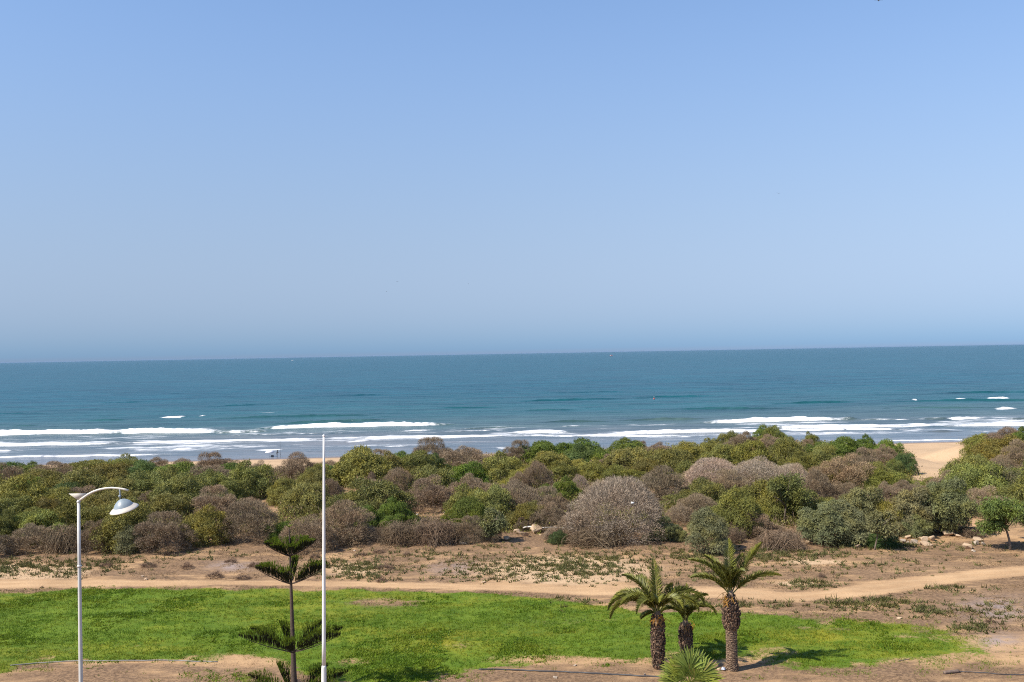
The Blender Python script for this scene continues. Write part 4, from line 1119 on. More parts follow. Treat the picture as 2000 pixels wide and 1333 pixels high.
def frond(parent, az, e0, droop, Ln, z0, r0, r, yel):
    a = R(az)
    n = 16
    t = np.linspace(0, 1, n)
    el = R(e0) - R(droop) * t ** 1.35
    ds = Ln / (n - 1)
    hx = np.concatenate([[0], np.cumsum(np.cos(el[:-1]) * ds)])
    hz = np.concatenate([[0], np.cumsum(np.sin(el[:-1]) * ds)])
    ux, uy = np.array([math.cos(a), math.sin(a), 0]), np.array([-math.sin(a), math.cos(a), 0])
    sw = r.uniform(-.12, .12)
    P = ux[None] * (r0 + hx)[:, None] + uy[None] * (sw * t ** 2 * Ln)[:, None]
    P[:, 2] += z0 + hz
    mb = MB()
    mb.tube(P, np.linspace(.035, .006, n), 5, .5, 0, False)
    m_ = 84
    q = np.linspace(.14, 1.0, m_)
    B = np.stack([np.interp(q, t, P[:, i]) for i in range(3)], 1)
    eq = np.interp(q, t, el)
    T = ux[None] * np.cos(eq)[:, None] + np.array([0, 0, 1])[None] * np.sin(eq)[:, None]
    N = -ux[None] * np.sin(eq)[:, None] + np.array([0, 0, 1])[None] * np.cos(eq)[:, None]
    ll = (.2 + Ln * .125) * np.clip(np.sin(np.pi * (q * .86 + .13)) ** .6, .25, 1)
    for side in (-1, 1):
        for lay in range(2):
            jit = r.normal(size=(m_, 3)) * .09
            A = T * (.62 + .45 * q[:, None]) + uy[None] * side * .8 + N * (.62 - .5 * lay) + jit - np.array([0, 0, .12])
            l = ll * r.uniform(.85, 1.1, m_)
            mi = (q > .80)
            for sel, k in ((~mi, 1), (mi, 2 if yel else 1)):
                if sel.any():
                    mb.leaves(B[sel], A[sel], l[sel], .040, r.uniform(0, 1, sel.sum()), N[sel] + uy[None] * side * .6, k)
    part('frond', mb, [RACHIS, FROND, FRYEL], parent, False)

def date_palm(px, py, prof, crown_z, fronds, label, scar_from, fruit, seed, rz=0):
    r = np.random.default_rng(seed)
    p = at(px, py)
    root = empty('date_palm', p)
    mb = MB()
    mb.lathe([(a * .9, z) for a, z in prof] + [(.001, prof[-1][1])], 18, .4)
    part('trunk', mb, PBARK2, root)
    Z = [z for _, z in prof]; A = [a for a, _ in prof]
    # persistent leaf bases: rows of blunt wedges round the trunk
    for nm, lo, hi, out, hh, mat in (('old_leaf_scars', 0.02, scar_from, .022, .055, PBARK2), ('leaf_bases', scar_from, prof[-2][1], .085, .12, PBARK)):
        if hi - lo < .1: continue
        mb = MB()
        z = lo
        row = 0
        while z < hi:
            rad = np.interp(z, Z, A)
            k = max(7, int(2 * np.pi * rad / (.13 if out > .05 else .16)))
            for i in range(k):
                a = 2 * np.pi * (i + .5 * (row % 2)) / k + r.uniform(-.16, .16)
                c, s_ = math.cos(a), math.sin(a)
                wd = 2 * np.pi * rad / k * .46
                o_ = out * r.uniform(.25, 1.5)
                h2 = hh * r.uniform(.55, 1.35)
                zz = z + r.uniform(-.02, .02)
                t_ = np.array([-s_, c, 0]); n_ = np.array([c, s_, 0])
                b0 = n_ * rad * .88 + np.array([0, 0, zz])
                v = [b0 - t_ * wd, b0 + t_ * wd, b0 + t_ * wd * .75 + n_ * (o_ * .75 + rad * .12) + np.array([0, 0, h2 * .75]), b0 - t_ * wd * .75 + n_ * (o_ * .75 + rad * .12) + np.array([0, 0, h2 * .75]),
                     b0 + t_ * wd * .5 + n_ * (o_ + rad * .06) + np.array([0, 0, h2 * 1.25]), b0 - t_ * wd * .5 + n_ * (o_ + rad * .06) + np.array([0, 0, h2 * 1.25]), b0 + np.array([0, 0, h2 * 1.3])]
                mb.add(v[:6], [[0, 1, 2, 3], [3, 2, 4, 5]], r.uniform(0, 1))
                mb.add(v, [[5, 4, 6]], r.uniform(0, .6))
                mb.add([v[1], v[2], v[4], v[6]], [[0, 3, 2, 1]], r.uniform(0, .5))
                mb.add([v[0], v[3], v[5], v[6]], [[0, 1, 2, 3]], r.uniform(0, .5))
            z += hh * .82
            row += 1
        o = part(nm, mb, mat, root, False)
        o['kind'] = 'stuff'
    rt = prof[-2][0] * .55
    for i, f in enumerate(fronds):
        frond(root, f[0] + rz, f[1], f[2], f[3], crown_z + r.uniform(-.08, .08), rt * r.uniform(.3, .9), r, r.uniform() < .45)
    mb = MB()
    for i in range(fruit):
        a = r.uniform(0, 2 * np.pi); c, s_ = math.cos(a), math.sin(a)
        z0 = crown_z - r.uniform(0, .35)
        l = r.uniform(.18, .40)
        t = np.linspace(0, 1, 5)
        P = np.stack([c * (rt * .8 + l * t), s_ * (rt * .8 + l * t), z0 + l * (1.3 * t - 1.5 * t ** 2 * r.uniform(.6, 1.2))], 1)
        mb.tube(P, .011, 4, r.uniform(0, 1), 0, False)
        for j in range(5):
            d = r.normal(size=3) * .09; d[2] = -abs(d[2]) - .04
            mb.tube([P[-1], P[-1] + d * .6, P[-1] + d * 1.3 - np.array([0, 0, .05])], .008, 3, r.uniform(0, 1), 0, False)
    part('fruit_stalks', mb, ORANGE, root, False)
    tag(root, label, 'palm tree', 'date palms at the lawn edge')

date_palm(1430, 1309, [(.34, -.1), (.31, .1), (.275, .4), (.265, 1.2), (.27, 1.9), (.32, 2.06), (.385, 2.2), (.40, 2.6), (.375, 2.95), (.29, 3.2), (.2, 3.36), (.16, 3.6), (.12, 4.0)], 3.75,
          [(180, 70, 70, 2.8), (188, 53, 66, 2.4), (92, 87, 12, 2.75), (75, 84, 20, 2.3), (138, 74, 62, 2.4), (16, 61, 16, 2.95), (356, 47, 66, 2.75), (300, 84, 85, 1.9), (255, 82, 45, 1.8), (45, 78, 35, 2.2), (215, 80, 40, 1.9)],
          'tallest date palm with swollen trunk top and ring-scarred lower trunk, rightmost palm', 2.0, 18, 11)
date_palm(1286, 1306, [(.25, -.1), (.24, .15), (.27, .5), (.30, 1.0), (.31, 1.6), (.315, 2.1), (.27, 2.4), (.2, 2.65), (.15, 2.9)], 2.75,
          [(178, 60, 135, 3.1), (186, 48, 135, 2.95), (150, 76, 74, 2.7), (82, 86, 10, 2.6), (65, 84, 22, 2.3), (8, 60, 138, 3.15), (345, 66, 155, 2.7), (305, 72, 135, 2.3), (232, 72, 150, 2.3), (120, 68, 80, 2.6), (58, 62, 100, 2.6), (200, 66, 120, 2.5), (28, 66, 118, 2.7), (272, 76, 110, 2.0), (196, 8, 60, .9), (165, 62, 110, 2.6), (135, 60, 110, 2.3)],
          'date palm with drooping crown and rough brown trunk, leftmost of the three', 0.02, 16, 12)
date_palm(1340, 1279, [(.27, -.1), (.28, .2), (.32, .6), (.33, 1.0), (.30, 1.3), (.22, 1.55), (.15, 1.8)], 1.75,
          [(90, 82, 30, 1.9), (120, 78, 60, 2.0), (30, 78, 105, 2.2), (0, 72, 150, 2.2), (180, 68, 150, 1.9), (60, 75, 110, 2.1), (330, 78, 110, 1.7), (150, 76, 130, 2.0), (260, 80, 80, 1.5)],
          'smallest date palm with short thick trunk, standing between the other two', 0.02, 6, 13)

# ------------------------------------------------------------------ fan palm in the foreground
FAN = leaf_material('fan_leaf', (0.245, 0.30, 0.065), 0.3, 0.6, 1.35, (1.25, 1.1, .8), .38, 2)
FANY = leaf_material('fan_leaf_yellow', (0.36, 0.33, 0.09), 0.3, 0.7, 1.3, (1.0, 1.0, 1.0), .4, 2)
def fan_palm():
    D = 40.0
    c = at_dist(1347, 1326, D)
    gz = float(terrain(c.x, D))
    root = empty('fan_palm', (c.x, D, gz))
    H = c.z - gz
    r = np.random.default_rng(8)
    mb = MB(); zz = np.linspace(-.1, H - .2, 10)
    mb.tube(np.stack([zz * 0, zz * 0, zz], 1), np.linspace(.26, .18, 10), 14)
    part('trunk', mb, PBARK, root)
    specs = [(184, 40, 1.0), (160, 58, 1.0), (100, 78, .95), (80, 86, 1.1), (35, 62, 1.0), (2, 40, 1.0), (345, 12, .95), (200, 12, .95), (235, 46, .8), (300, 48, .8), (90, 45, .9), (262, 30, .8), (265, 66, .8), (150, 20, .9), (30, 20, .9)]
    for i, (az, el, Lp) in enumerate(specs):
        a, e_ = R(az + r.uniform(-8, 8)), R(el)
        d = np.array([math.cos(a) * math.cos(e_), math.sin(a) * math.cos(e_), math.sin(e_)])
        side = np.cross(d, np.array([r.uniform(-.5, .5), -1.0, r.uniform(.1, .7)]))
        side /= np.linalg.norm(side)
        nrm = np.cross(side, d)
        o = np.array([0, 0, H - .2])
        pet = Lp * .55
        mb = MB()
        tt = np.linspace(0, 1, 5)
        P = o[None] + d[None] * (tt * pet)[:, None] - np.array([0, 0, .05])[None] * (tt ** 2)[:, None]
        mb.tube(P, np.linspace(.024, .012, 5), 5, .6, 0, False)
        hub = P[-1]
        ns = 26
        for k in range(ns):
            th = R(-105 + 210 * k / (ns - 1))
            ax = d * math.cos(th) + side * math.sin(th) + nrm * .12 * (1 if k % 2 else -1) * .4
            ln = 1.02 * Lp * (1 - .28 * abs(th) / R(105)) * r.uniform(.92, 1.06)
            mid = hub + ax * ln * .62
            tip = hub + ax * ln - np.array([0, 0, .10 * r.uniform(.3, 1.4)])
            w_ = np.cross(ax, nrm); w_ /= np.linalg.norm(w_)
            ww = ln * .62 * R(210) / ns * .56
            f1 = nrm * ww * .45
            v = [hub, mid - w_ * ww + f1, mid, mid + w_ * ww + f1, tip]
            mb.add(v, [[0, 1, 2], [0, 2, 3], [1, 4, 2], [2, 4, 3]], r.uniform(0, 1), 1 if (i == 4 and k in (9, 10, 11)) or r.uniform() < .03 else 0)
        part('fan_leaf', mb, [FAN, FANY], root, False)
    tag(root, 'green fan palm with spiky round leaves at the bottom edge before the date palms', 'palm tree')
fan_palm()

# ------------------------------------------------------------------ small trees
BARK = plain_material('grey_bark', (0.15, 0.115, 0.085), 0.85, 0.3, 7, bump=.3)
def small_tree(bx, by, cx, cy, cw, ch, label, seed, col, sprays=900, tr=.09, dens=7):
    r = np.random.default_rng(seed)
    p = at(bx, by)
    d = (p - camo.location).length
    s = d / FPX
    root = empty('small_tree', p)
    c = np.array([(cx - bx) * s, 0, (by - cy) * s])
    W, Hh = cw * s, ch * s
    t = np.linspace(0, 1, 8)
    tip = c + np.array([0, 0, Hh * .1])
    P = np.stack([tip[0] * t ** 1.4 + .06 * np.sin(t * 5), .05 * np.sin(t * 4 + 1), -.1 + (tip[2] + .1) * t], 1)
    mb = MB(); mb.tube(P, np.linspace(tr, tr * .35, 8), 8)
    for i in range(9):
        q = r.uniform(.45, .95)
        b0 = np.array([np.interp(q, t, P[:, k]) for k in range(3)])
        a = r.uniform(0, 6.28)
        e1 = c + np.array([math.cos(a) * W * .36, math.sin(a) * W * .36, r.uniform(-.1, .38) * Hh])
        mm = (b0 + e1) / 2 + np.array([0, 0, .15])
        mb.tube([b0, mm, e1], [tr * .42, tr * .28, tr * .1], 5)
    part('trunk', mb, BARK, root)
    # crown of drooping leaf sprays in uneven lobes
    Lb = []
    for i in range(12):
        a = r.uniform(0, 6.28); rad = r.uniform(.0, .34) * W
        rr = r.uniform(.14, .24) * W
        Lb.append((c[0] + math.cos(a) * rad, math.sin(a) * rad * .9, c[2] + r.uniform(-.32, .32) * Hh, rr, rr * .72 * min(1.2, Hh / W + .3)))
    Lb = np.array(Lb)
    k = r.choice(len(Lb), sprays)
    dd = r.normal(size=(sprays, 3)); dd /= np.linalg.norm(dd, axis=1, keepdims=True)
    pp = Lb[k, :3] + dd * Lb[k][:, [3, 3, 4]] * r.uniform(.35, 1.05, (sprays, 1))
    per = dens
    B = np.repeat(pp, per, 0) + r.normal(size=(sprays * per, 3)) * .08
    A = np.repeat(dd * .6 + np.array([0, 0, -.45]), per, 0) + r.normal(size=(sprays * per, 3)) * .55
    l = r.uniform(.13, .26, sprays * per)
    mb = MB(); mb.leaves(B, A, l, l * .3, np.clip(np.repeat(r.uniform(0, 1, sprays), per) * .55 + r.uniform(0, .45, sprays * per), 0, 1))
    cr = part('crown', mb, LEAF, root, False)
    cr.color = (*col, 1)
    tag(root, label, 'tree', 'small trees among the shrubs')

TREEC = (0.115, 0.125, 0.055)
small_tree(954, 1058, 963, 1022, 60, 56, 'small grey-green tree with thin trunk beside the brushwood heaps', 401, (0.15, 0.16, 0.072), 1000)
small_tree(1708, 1075, 1722, 1024, 68, 46, 'small leaning tree with thin pale trunk left of the pile of boulders', 402, (0.17, 0.165, 0.075), 900, .07)
small_tree(1974, 1075, 1956, 1014, 98, 70, 'round-crowned small tree with dark bent trunk by the sandy path at right', 403, (0.125, 0.17, 0.045), 1900, .11)
small_tree(1970, 986, 1962, 938, 92, 60, 'thin grey sparse tree behind the round-crowned tree at right', 404, (0.14, 0.13, 0.075), 620, .08, 5)
small_tree(1530, 1026, 1542, 966, 96, 82, 'small tree with pale straight trunk inside the thicket right of the tallest palm', 405, (0.14, 0.155, 0.05), 1900, .1)
small_tree(2012, 1060, 2012, 1008, 84, 60, 'green small tree cut by the right picture edge', 406, (0.13, 0.165, 0.05), 1300, .1)
small_tree(584, 1010, 586, 998, 26, 18, 'tiny bare tree on the clearing behind the Norfolk pine', 407, (0.16, 0.12, 0.09), 60, .06, 3)

# ------------------------------------------------------------------ boulders
ROCK = plain_material('limestone', (0.42, 0.30, 0.195), 0.9, 0.22, 2.2, bump=.5)
ROCKG = plain_material('grey_limestone', (0.36, 0.29, 0.22), 0.9, 0.25, 2.2, bump=.5)
def rock_mesh(seed):
    r = np.random.default_rng(seed)
    bm = bmesh.new()
    P = r.normal(size=(15, 3)); P /= np.linalg.norm(P, axis=1, keepdims=True)
    P *= r.uniform(.40, .54, (15, 1))
    P[:, 2] *= .9
    vs_ = [bm.verts.new(p) for p in P]
    bmesh.ops.convex_hull(bm, input=vs_)
    for v in [v for v in bm.verts if not v.link_faces]: bm.verts.remove(v)
    bmesh.ops.bevel(bm, geom=list(bm.edges), offset=.025, segments=1, affect='EDGES')
    me = bpy.data.meshes.new('boulder')
    bm.to_mesh(me); bm.free()
    return me
ROCKS = [rock_mesh(500 + i) for i in range(5)]
for me in ROCKS: me.materials.append(ROCK)
BOULD = [
    (1048, 1040, 28, 19, 'biggest tan boulder leaning up beside the white pipe'), (1009, 1043, 15, 12, 'small tan boulder left of the biggest one by the pipe'), (1023, 1047, 18, 13, 'low tan boulder in front of the biggest one by the pipe'), (989, 1055, 14, 9, 'dull brown stone in the shade left of the pipe boulders'), (1055, 1047, 6, 4, 'tiny tan stone in front of the pipe boulders'),
    (1852, 1046, 24, 12, 'largest flat boulder on the mound right of the pile'), (1785, 1063, 15, 11, 'white boulder at the left of the boulder pile'), (1796, 1064, 10, 8, 'small tan stone between the pile boulders'), (1806, 1058, 14, 11, 'tan boulder at the middle of the boulder pile'), (1809, 1066, 18, 9, 'flat tan boulder at the front of the pile'), (1819, 1056, 13, 11, 'upright tan boulder at the right end of the pile'), (1797, 1053, 8, 6, 'small stone on top of the boulder pile'),
    (1773, 1052, 13, 9, 'tan boulder behind the left of the pile'), (1763, 1060, 12, 8, 'grey boulder left of the pile'), (1773, 1062, 9, 6, 'low grey stone left of the white pile boulder'), (1872, 1049, 16, 6, 'low flat stone right of the largest flat boulder'), (1890, 1072, 17, 12, 'lone tan boulder in front of the mound'), (1909, 1057, 16, 10, 'tan boulder at the path by the round-crowned tree'), (1907, 1064, 10, 9, 'grey stone below the boulder at the path'), (1920, 1065, 10, 7, 'dark stone right of the grey one at the path'),
    (1675, 1070, 12, 8, 'lone reddish stone left of the leaning small tree'), (1638, 1063, 7, 4, 'small white stone in the shade of the drooping shrubs'), (1560, 1058, 14, 7, 'low stone on the sandy bank right of the tallest palm'), (1577, 1061, 9, 6, 'small stone right of the low stone on the bank'), (362, 1062, 14, 10, 'tan stone below the yellowish shrub left of the pine'), (355, 1066, 8, 6, 'small stone beside the tan one left of the pine'), (79, 1073, 9, 6, 'pale stone below shrubs left of the lamp post'), (135, 1081, 6, 5, 'small pale stone just left of the lamp post'),
    (692, 1077, 5, 3, 'tiny white stone on the soil right of the flagpole'), (904, 1063, 14, 6, 'white rubble piece below the small grey-green tree'), (1902, 1078, 8, 4, 'white chip of stone below the boulder mound'), (1331, 1019, 6, 4, 'white stone on the clearing beside the drooping bush'), (278, 1127, 6, 4, 'pale stone on the track edge right of the lamp post'), (285, 1133, 7, 4, 'flat pale stone on the track right of the lamp post'), (1756, 1209, 9, 4, 'flat pale stone at the upper right lawn edge'), (1420, 1094, 11, 7, 'dark stone half hidden by the tallest palm crown'),
    (944, 1139, 10, 4, 'low pale stone on the far side of the track in mid picture'), (1123, 1301, 6, 4, 'white stone on bare soil above the black pipe'), (1085, 1325, 9, 5, 'white stone below the black pipe'), (1259, 1319, 6, 4, 'small white stone near the leftmost date palm base'), (505, 991, 18, 10, 'sandy boulder on the clearing above the Norfolk pine'), (552, 988, 10, 14, 'upright brown stump-like stone on the clearing above the pine'),
]
r_ = np.random.default_rng(77)
for i, (x, y, wd, ht, lab) in enumerate(BOULD):
    p = at(x, y)
    s = (p - camo.location).length / FPX
    o = link('boulder', ROCKS[i % 5])
    o.location = p + Vector((0, 0, ht * s * .36))
    o.rotation_euler = (r_.uniform(-.2, .2), r_.uniform(-.25, .25), r_.uniform(0, 6.28))
    o.scale = (wd * s * 1.28, wd * s * 1.05, ht * s * 1.35)
    if ('grey' in lab or 'white' in lab) and 'tan' not in lab:
        o.material_slots[0].link = 'OBJECT'
        o.material_slots[0].material = ROCKG
    tag(o, lab, 'stone', 'stones strewn at the dune edge')

# ------------------------------------------------------------------ dead weed clumps on the sand
WCL = twiggy(600, 4, 900, .5, (.08, .2), .016, 0)
CL = [(450, 1099, 24, 10), (366, 1110, 24, 12), (290, 1108, 28, 12), (420, 1128, 36, 12), (207, 1108, 22, 12), (325, 1085, 14, 10), (497, 1108, 26, 12), (752, 1112, 36, 12), (745, 1137, 22, 12), (740, 1080, 26, 8), (795, 1085, 20, 8), (704, 1086, 28, 8), (1605, 1128, 16, 10), (475, 1131, 30, 9), (82, 1149, 8, 5), (1390, 1120, 24, 10), (1935, 1216, 18, 8), (615, 1090, 24, 9)]
LM = [(120, 'left of the lamp post'), (300, 'right of the lamp post'), (560, 'left of the Norfolk pine'), (830, 'right of the flagpole'), (2200, 'right of the palms')]
cnt = {}
for x, y, wd, ht in CL:
    z = [b for a, b in LM if x < a][0]
    cnt.setdefault(z, []).append(x)
for z in cnt: cnt[z].sort()
for i, (x, y, wd, ht) in enumerate(CL):
    p = at(x, y)
    s = (p - camo.location).length / FPX
    o = link('dead_weed_clump', WCL)
    o.location = p - Vector((0, 0, .04))
    o.rotation_euler = (0, 0, i * 1.7)
    o.scale = (wd * s * 1.1, wd * s, ht * s / .5)
    o.color = (*(np.array((0.15, 0.10, 0.07)) * r_.uniform(.8, 1.2)), 1)
    z = [b for a, b in LM if x < a][0]
    k = cnt[z].index(x)
    pre = 'only ' if len(cnt[z]) == 1 else (ORD[k] + ' ')
    tag(o, pre + 'dead brown weed clump on the sandy strip ' + z, 'weed clump', 'dead weed clumps on the sand')

# ------------------------------------------------------------------ pipes and hoses
PIPEW = plain_material('white_pipe', (0.62, 0.58, 0.52), 0.5, 0.15, 3)
HOSE = plain_material('dark_hose', (0.05, 0.048, 0.05), 0.5, 0.2, 3)
HOSEG = plain_material('grey_hose', (0.20, 0.19, 0.18), 0.6, 0.2, 3)
LOG = plain_material('weathered_log', (0.17, 0.12, 0.09), 0.85, 0.3, 6, bump=.4)
def ground_line(name, pts, rad, mat, label, cat, lift=0.0, wob=.02):
    r = np.random.default_rng(len(label))
    W_ = np.array([at(x, y) for x, y in pts])
    n = max(8, len(pts) * 8)
    t = np.linspace(0, len(pts) - 1, n)
    P = np.stack([np.interp(t, np.arange(len(pts)), W_[:, k]) for k in range(3)], 1)
    P[:, 1] += r.normal(size=n) * wob
    P[:, 2] = np.maximum(P[:, 2], terrain(P[:, 0], P[:, 1])) + rad * .8 + lift
    o = P[0].copy()
    mb = MB(); mb.tube(P - o, rad, 8)
    ob = link(name, mb.mesh(name, [mat], True), None, o)
    tag(ob, label, cat)
ground_line('white_pipe', [(1022, 1040), (1100, 1041), (1180, 1040)], .075, PIPEW, 'long white pipe lying at the foot of the biggest grey dome', 'pipe', .35)
ground_line('irrigation_hose', [(935, 1309), (1000, 1310), (1100, 1314), (1200, 1319), (1310, 1326)], .04, HOSE, 'black hose lying on bare soil left of the date palms', 'hose')
ground_line('irrigation_hose', [(20, 1301), (75, 1296), (160, 1292), (300, 1291), (425, 1294)], .03, HOSEG, 'thin grey hose along the lower lawn edge by the lamp post', 'hose')
ground_line('irrigation_hose', [(1870, 1313), (1900, 1314), (1950, 1318), (2010, 1320)], .025, HOSE, 'thin black hose running right from the short log', 'hose')
ground_line('short_log', [(1844, 1317), (1872, 1314)], .085, LOG, 'short weathered log lying at the bottom right', 'log', 0, 0)
ground_line('fallen_stick', [(1755, 1292), (1778, 1288)], .025, LOG, 'fallen thin stick at the lower right lawn edge', 'stick')

# plastic bag by the tallest palm
BAG = plain_material('plastic_bag', (0.55, 0.60, 0.72), 0.4, 0.1, 9)
BAG2 = plain_material('sack_cloth', (0.50, 0.36, 0.22), 0.8, 0.2, 9)
for nm, x, y, wd, ht, mat, lab in (('plastic_bag', 1413, 1310, 11, 8, BAG, 'crumpled blue-white plastic bag at the foot of the tallest palm'), ('crumpled_sack', 1404, 1311, 8, 8, BAG2, 'small tan crumpled sack left of the blue-white plastic bag')):
    p = at(x, y); s = (p - camo.location).length / FPX
    me = rock_mesh(540 + wd); me.materials.append(mat)
    o = link(nm, me); o.location = p + Vector((0, 0, ht * s * .4)); o.scale = (wd * s, wd * s * .8, ht * s); o.rotation_euler = (.2, .3, .5)
    tag(o, lab, 'bag')

# litter on the clearings
LIT = plain_material('litter', (0.6, 0.6, 0.58), .6, .2, 9)
def litter_mesh(seed):
    r = np.random.default_rng(seed); mb = MB()
    mb.box((0, 0, .03), (.34, .2, .05)); mb.box((.08, .05, .07), (.16, .12, .06))
    me = mb.mesh('litter', [LIT]); return me
lm = litter_mesh(1)
for x, y, sc_, lab in ((808, 1003, .9, 'white litter scrap, leftmost on the sandy clearing above the brushwood'), (815, 1006, 1.0, 'white litter scrap in the middle of the clearing above the brushwood'), (788, 1015, .6, 'small white scrap by the green shrub at the clearing'), (870, 1002, .7, 'pale scrap at the right of the clearing above the brushwood'), (556, 1003, .7, 'pale scrap on the clearing behind the Norfolk pine'), (518, 1008, .6, 'white scrap beside the brown shrub behind the pine'), (1143, 1025, .9, 'white scrap at the left foot of the biggest grey dome'), (1235, 983, .8, 'white scrap caught on the biggest grey dome')):
    p = at(x, y)
    o = link('litter_scrap', lm); o.location = p; o.scale = (sc_,) * 3; o.rotation_euler = (.1, .2, x)
    if x == 1235:
        q = at_dist(1235, 983, at(1205, 1054).y - 3.6); o.location = q; o.rotation_euler = (1.2, .3, .4)
    tag(o, lab, 'litter', 'litter scraps in the thicket')

# ------------------------------------------------------------------ fisherman and his things on the beach
CLOTH = plain_material('dark_clothes', (0.045, 0.036, 0.034), .85, .3, 5)
SKIN = plain_material('skin', (0.22, 0.12, 0.08), .6, .1, 5)
HAIR = plain_material('dark_hair', (0.02, 0.016, 0.014), .8, .2, 9)
BLACK = plain_material('black_plastic', (0.02, 0.02, 0.022), .5, .2, 5)
CANVAS = plain_material('white_canvas', (0.72, 0.72, 0.76), .8, .06, 3)

def beach_at(px, py):
    d = ray(px, py)
    t = 180.0 / d.y
    while CAMZ + d.z * t > float(terrain(d.x * t, d.y * t)) and t < 400: t += .3
    return Vector((d.x * t, d.y * t, float(terrain(d.x * t, d.y * t))))

def person():
    p = beach_at(541, 893.5)
    root = empty('person', p)
    J = {'pelvis': (0, 0, .92), 'waist': (.02, 0, 1.08), 'chest': (.06, 0, 1.32), 'neck': (.12, 0, 1.48), 'head': (.19, 0, 1.60), 'crown': (.21, 0, 1.70),
         'lh': (0, .10, .88), 'lk': (.03, .11, .48), 'la': (-.01, .12, .08), 'lt': (.16, .13, .03), 'rh': (0, -.10, .88), 'rk': (.05, -.11, .48), 'ra': (.02, -.12, .08), 'rt': (.19, -.13, .03),
         'ls': (.07, .19, 1.40), 'le': (.10, .24, 1.13), 'lw': (.32, .16, 1.08), 'lf': (.41, .12, 1.09), 'rs': (.07, -.19, 1.40), 're': (.12, -.23, 1.14), 'rw': (.34, -.14, 1.12), 'rf': (.43, -.10, 1.13)}
    rad = {'pelvis': .15, 'waist': .14, 'chest': .16, 'neck': .06, 'head': .095, 'crown': .07, 'lh': .10, 'lk': .07, 'la': .05, 'lt': .04, 'rh': .10, 'rk': .07, 'ra': .05, 'rt': .04, 'ls': .075, 'le': .05, 'lw': .036, 'lf': .03, 'rs': .075, 're': .05, 'rw': .036, 'rf': .03}
    E = [('pelvis', 'waist'), ('waist', 'chest'), ('chest', 'neck'), ('neck', 'head'), ('head', 'crown'), ('pelvis', 'lh'), ('lh', 'lk'), ('lk', 'la'), ('la', 'lt'), ('pelvis', 'rh'), ('rh', 'rk'), ('rk', 'ra'), ('ra', 'rt'), ('chest', 'ls'), ('ls', 'le'), ('le', 'lw'), ('lw', 'lf'), ('chest', 'rs'), ('rs', 're'), ('re', 'rw'), ('rw', 'rf')]
    names = list(J)
    me = bpy.data.meshes.new('body')
    me.from_pydata([J[n] for n in names], [(names.index(a), names.index(b)) for a, b in E], [])
    o = link('body', me, root)
    o.modifiers.new('skin', 'SKIN')
    sv_ = me.skin_vertices[0].data
    for i, n in enumerate(names):
        sv_[i].radius = (rad[n], rad[n])
        sv_[i].use_root = n == 'pelvis'
    o.modifiers.new('sub', 'SUBSURF').levels = 1
    me.materials.append(CLOTH)
    mb = MB(); th = np.linspace(.0, 2.0, 7)
    mb.lathe([(.115 * math.sin(t) + 1e-4, .13 * math.cos(t)) for t in th], 12, mat=Matrix.Translation((.185, 0, 1.64)))
    part('hair', mb, HAIR, root)
    tag(root, 'person in dark clothes standing on the beach facing a fishing rod', 'person')
    return p
pp = person()
mb = MB()
mb.tube([(0, 0, 0), (0, 0, 1.2), (.01, 0, 2.6), (.03, 0, 4.0)], [.03, .026, .02, .012], 6)
q = beach_at(547.5, 893.5)
rod = empty('fishing_rod', q)
part('rod', mb, BLACK, rod)
mb = MB(); mb.box((.05, 0, .75), (.14, .12, .16)); part('reel', mb, BLACK, rod, False)
tag(rod, 'tall thin fishing rod stuck upright in the sand right of the person', 'fishing rod')
# beach umbrella, tilted
q = beach_at(527, 893)
um = empty('beach_umbrella', q)
mb = MB(); mb.tube([(0, 0, -.1), (0, 0, 1.0), (.02, 0, 1.6)], .02, 6); part('pole', mb, BLACK, um)
mb = MB()
k = 16
for a, b in ((0, .35), (.35, .7), (.7, 1.0)):
    pass
V, F = [], []
rings = [(0.02, 1.72), (.45, 1.64), (.85, 1.42), (1.12, 1.12), (1.10, 1.10), (.8, 1.38), (.02, 1.66)]
mb.lathe([(a * (1), z) for a, z in rings], k)
part('canopy', mb, CANVAS, um, False)
tag(um, 'low white beach umbrella on the sand left of the person', 'umbrella')
q = beach_at(532, 892.5)
bx = empty('tackle_box', q)
mb = MB(); mb.box((0, 0, .14), (.62, .34, .28)); part('body', mb, BLACK, bx, False)
mb = MB(); mb.box((0, 0, .31), (.64, .36, .05)); part('lid', mb, BLACK, bx, False)
tag(bx, 'flat black box on the sand between umbrella and person', 'box')

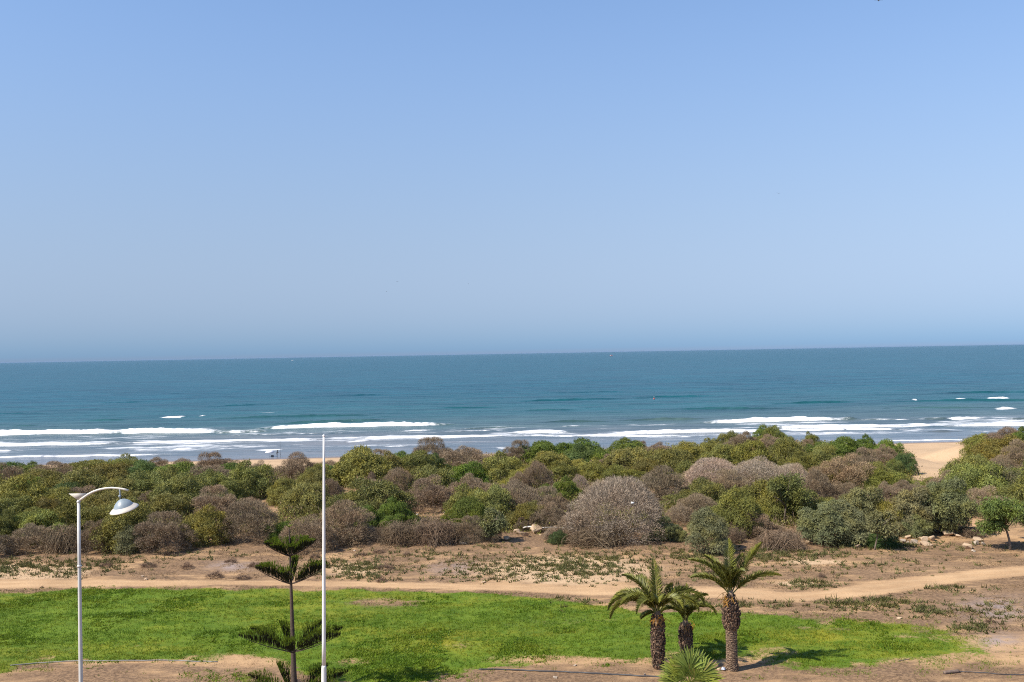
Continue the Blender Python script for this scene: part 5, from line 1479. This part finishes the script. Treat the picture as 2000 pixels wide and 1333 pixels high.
# ------------------------------------------------------------------ boats, buoy, birds
RED = plain_material('red_paint', (0.42, 0.07, 0.05), .5, .15, 2)
def boat(px, py, Ln, mat, label):
    p = at_sea(px, py)
    o = empty('fishing_boat', p + Vector((0, 0, 0)))
    t = np.linspace(-.5, .5, 9)
    hw = .16 * np.sqrt(np.clip(1 - (2 * np.maximum(t, 0)) ** 2.2, 0, 1)) * np.where(t < -.45, .85, 1)
    sh = .12 + .10 * np.maximum(t, 0) ** 2 * 4 * .5
    v, f = [], []
    for i in range(9):
        v += [(t[i] * Ln, -hw[i] * Ln, sh[i] * Ln), (t[i] * Ln, -hw[i] * .6 * Ln, -.03 * Ln), (t[i] * Ln, hw[i] * .6 * Ln, -.03 * Ln), (t[i] * Ln, hw[i] * Ln, sh[i] * Ln)]
    for i in range(8):
        for k in range(4):
            a, b = i * 4 + k, i * 4 + (k + 1) % 4
            f.append([a, b, b + 4, a + 4])
    mb = MB(); mb.add(v, f); mb.add(v[:4], [[0, 1, 2, 3]])
    part('hull', mb, mat, o, False)
    mb = MB(); mb.box((-.12 * Ln, 0, .22 * Ln), (.24 * Ln, .2 * Ln, .2 * Ln)); mb.box((-.12 * Ln, 0, .335 * Ln), (.28 * Ln, .23 * Ln, .02 * Ln)); part('cabin', mb, WHITE, o, False)
    mb = MB(); mb.tube([(.05 * Ln, 0, .1 * Ln), (.05 * Ln, 0, .55 * Ln)], .01 * Ln, 5); part('mast', mb, mat, o)
    tag(o, label, 'boat', 'boats far out at sea')
boat(571, 705, 12, WHITE, 'tiny white boat far out on the left of the sea')
boat(1194, 696, 17, RED, 'tiny dark red boat near the horizon right of the middle')
p = at_sea(1277.5, 780)
by = empty('buoy', p)
by.scale = (.7, .7, .7)
mb = MB(); mb.lathe([(.001, -.3), (.5, -.3), (.62, .05), (.6, .3), (.3, .75), (.14, 1.0)], 14); part('float', mb, RED, by)
mb = MB(); mb.tube([(0, 0, .9), (0, 0, 1.9)], .06, 6); mb.box((0, 0, 1.85), (.35, .06, .3)); part('mast', mb, RIMM, by, False)
tag(by, 'small red buoy floating beyond the breakers', 'buoy')

BIRD = plain_material('gull_plumage', (0.12, 0.12, 0.13), .8, .2, 5)
def gull():
    mb = MB()
    mb.tube([(-.24, 0, 0), (-.12, 0, .01), (.05, 0, .015), (.18, 0, .01), (.25, 0, 0)], [.012, .05, .065, .045, .012], 8)
    for s_ in (-1, 1):
        v = []
        for dz in (0, -.012):
            v += [(.10, s_ * .03, .03 + dz), (.13, s_ * .32, .14 + dz), (.02, s_ * .68, .06 + dz), (-.03, s_ * .34, .13 + dz), (-.08, s_ * .03, .02 + dz)]
        mb.add(v, [[0, 1, 3, 4], [1, 2, 2 + 0, 3]][:1] + [[5, 6, 8, 9]], .5)
        mb.add(v, [[1, 2, 3], [6, 7, 8]], .5)
    return mb.mesh('gull', [BIRD])
gm = gull()
for px, py, Y, rz, sc_, lab in ((1520, 378, 150, 1.45, .46, 'dark gliding bird alone in the sky right of the middle'), (776, 551, 330, 1.2, .9, 'distant bird above the sea, upper of the pair left of middle'), (755, 570, 330, .6, .6, 'distant bird above the sea, lower of the pair left of middle'), (915, 555, 360, .4, .6, 'faint distant bird above the middle of the sea'), (1716, 1.5, 140, 1.2, .9, 'dark bird cut by the top picture edge')):
    o = link('bird', gm)
    o.location = at_dist(px, py, Y)
    o.rotation_euler = (.15, .1, rz)
    o.scale = (sc_,) * 3
    tag(o, lab, 'bird', 'birds over the sea')

# ------------------------------------------------------------------ haze over the sea
hz_ = MB()
hz_.box((0, 19800, 1.75), (130000, 40800, 32.5))
hme = hz_.mesh('haze')
hm = bpy.data.materials.new('sea_haze')
hm.use_nodes = True
hn = hm.node_tree
hn.nodes.remove(hn.nodes['Principled BSDF'])
pv = hn.nodes.new('ShaderNodeVolumePrincipled')
pv.inputs['Color'].default_value = (0.34, 0.50, 0.72, 1)
pv.inputs['Density'].default_value = 1.5e-5
hn.links.new(pv.outputs[0], hn.nodes['Material Output'].inputs['Volume'])
hme.materials.append(hm)
ho = link('haze', hme)
ho['kind'] = 'stuff'
tag(ho, 'thin pale haze over the sea and shore', 'haze')
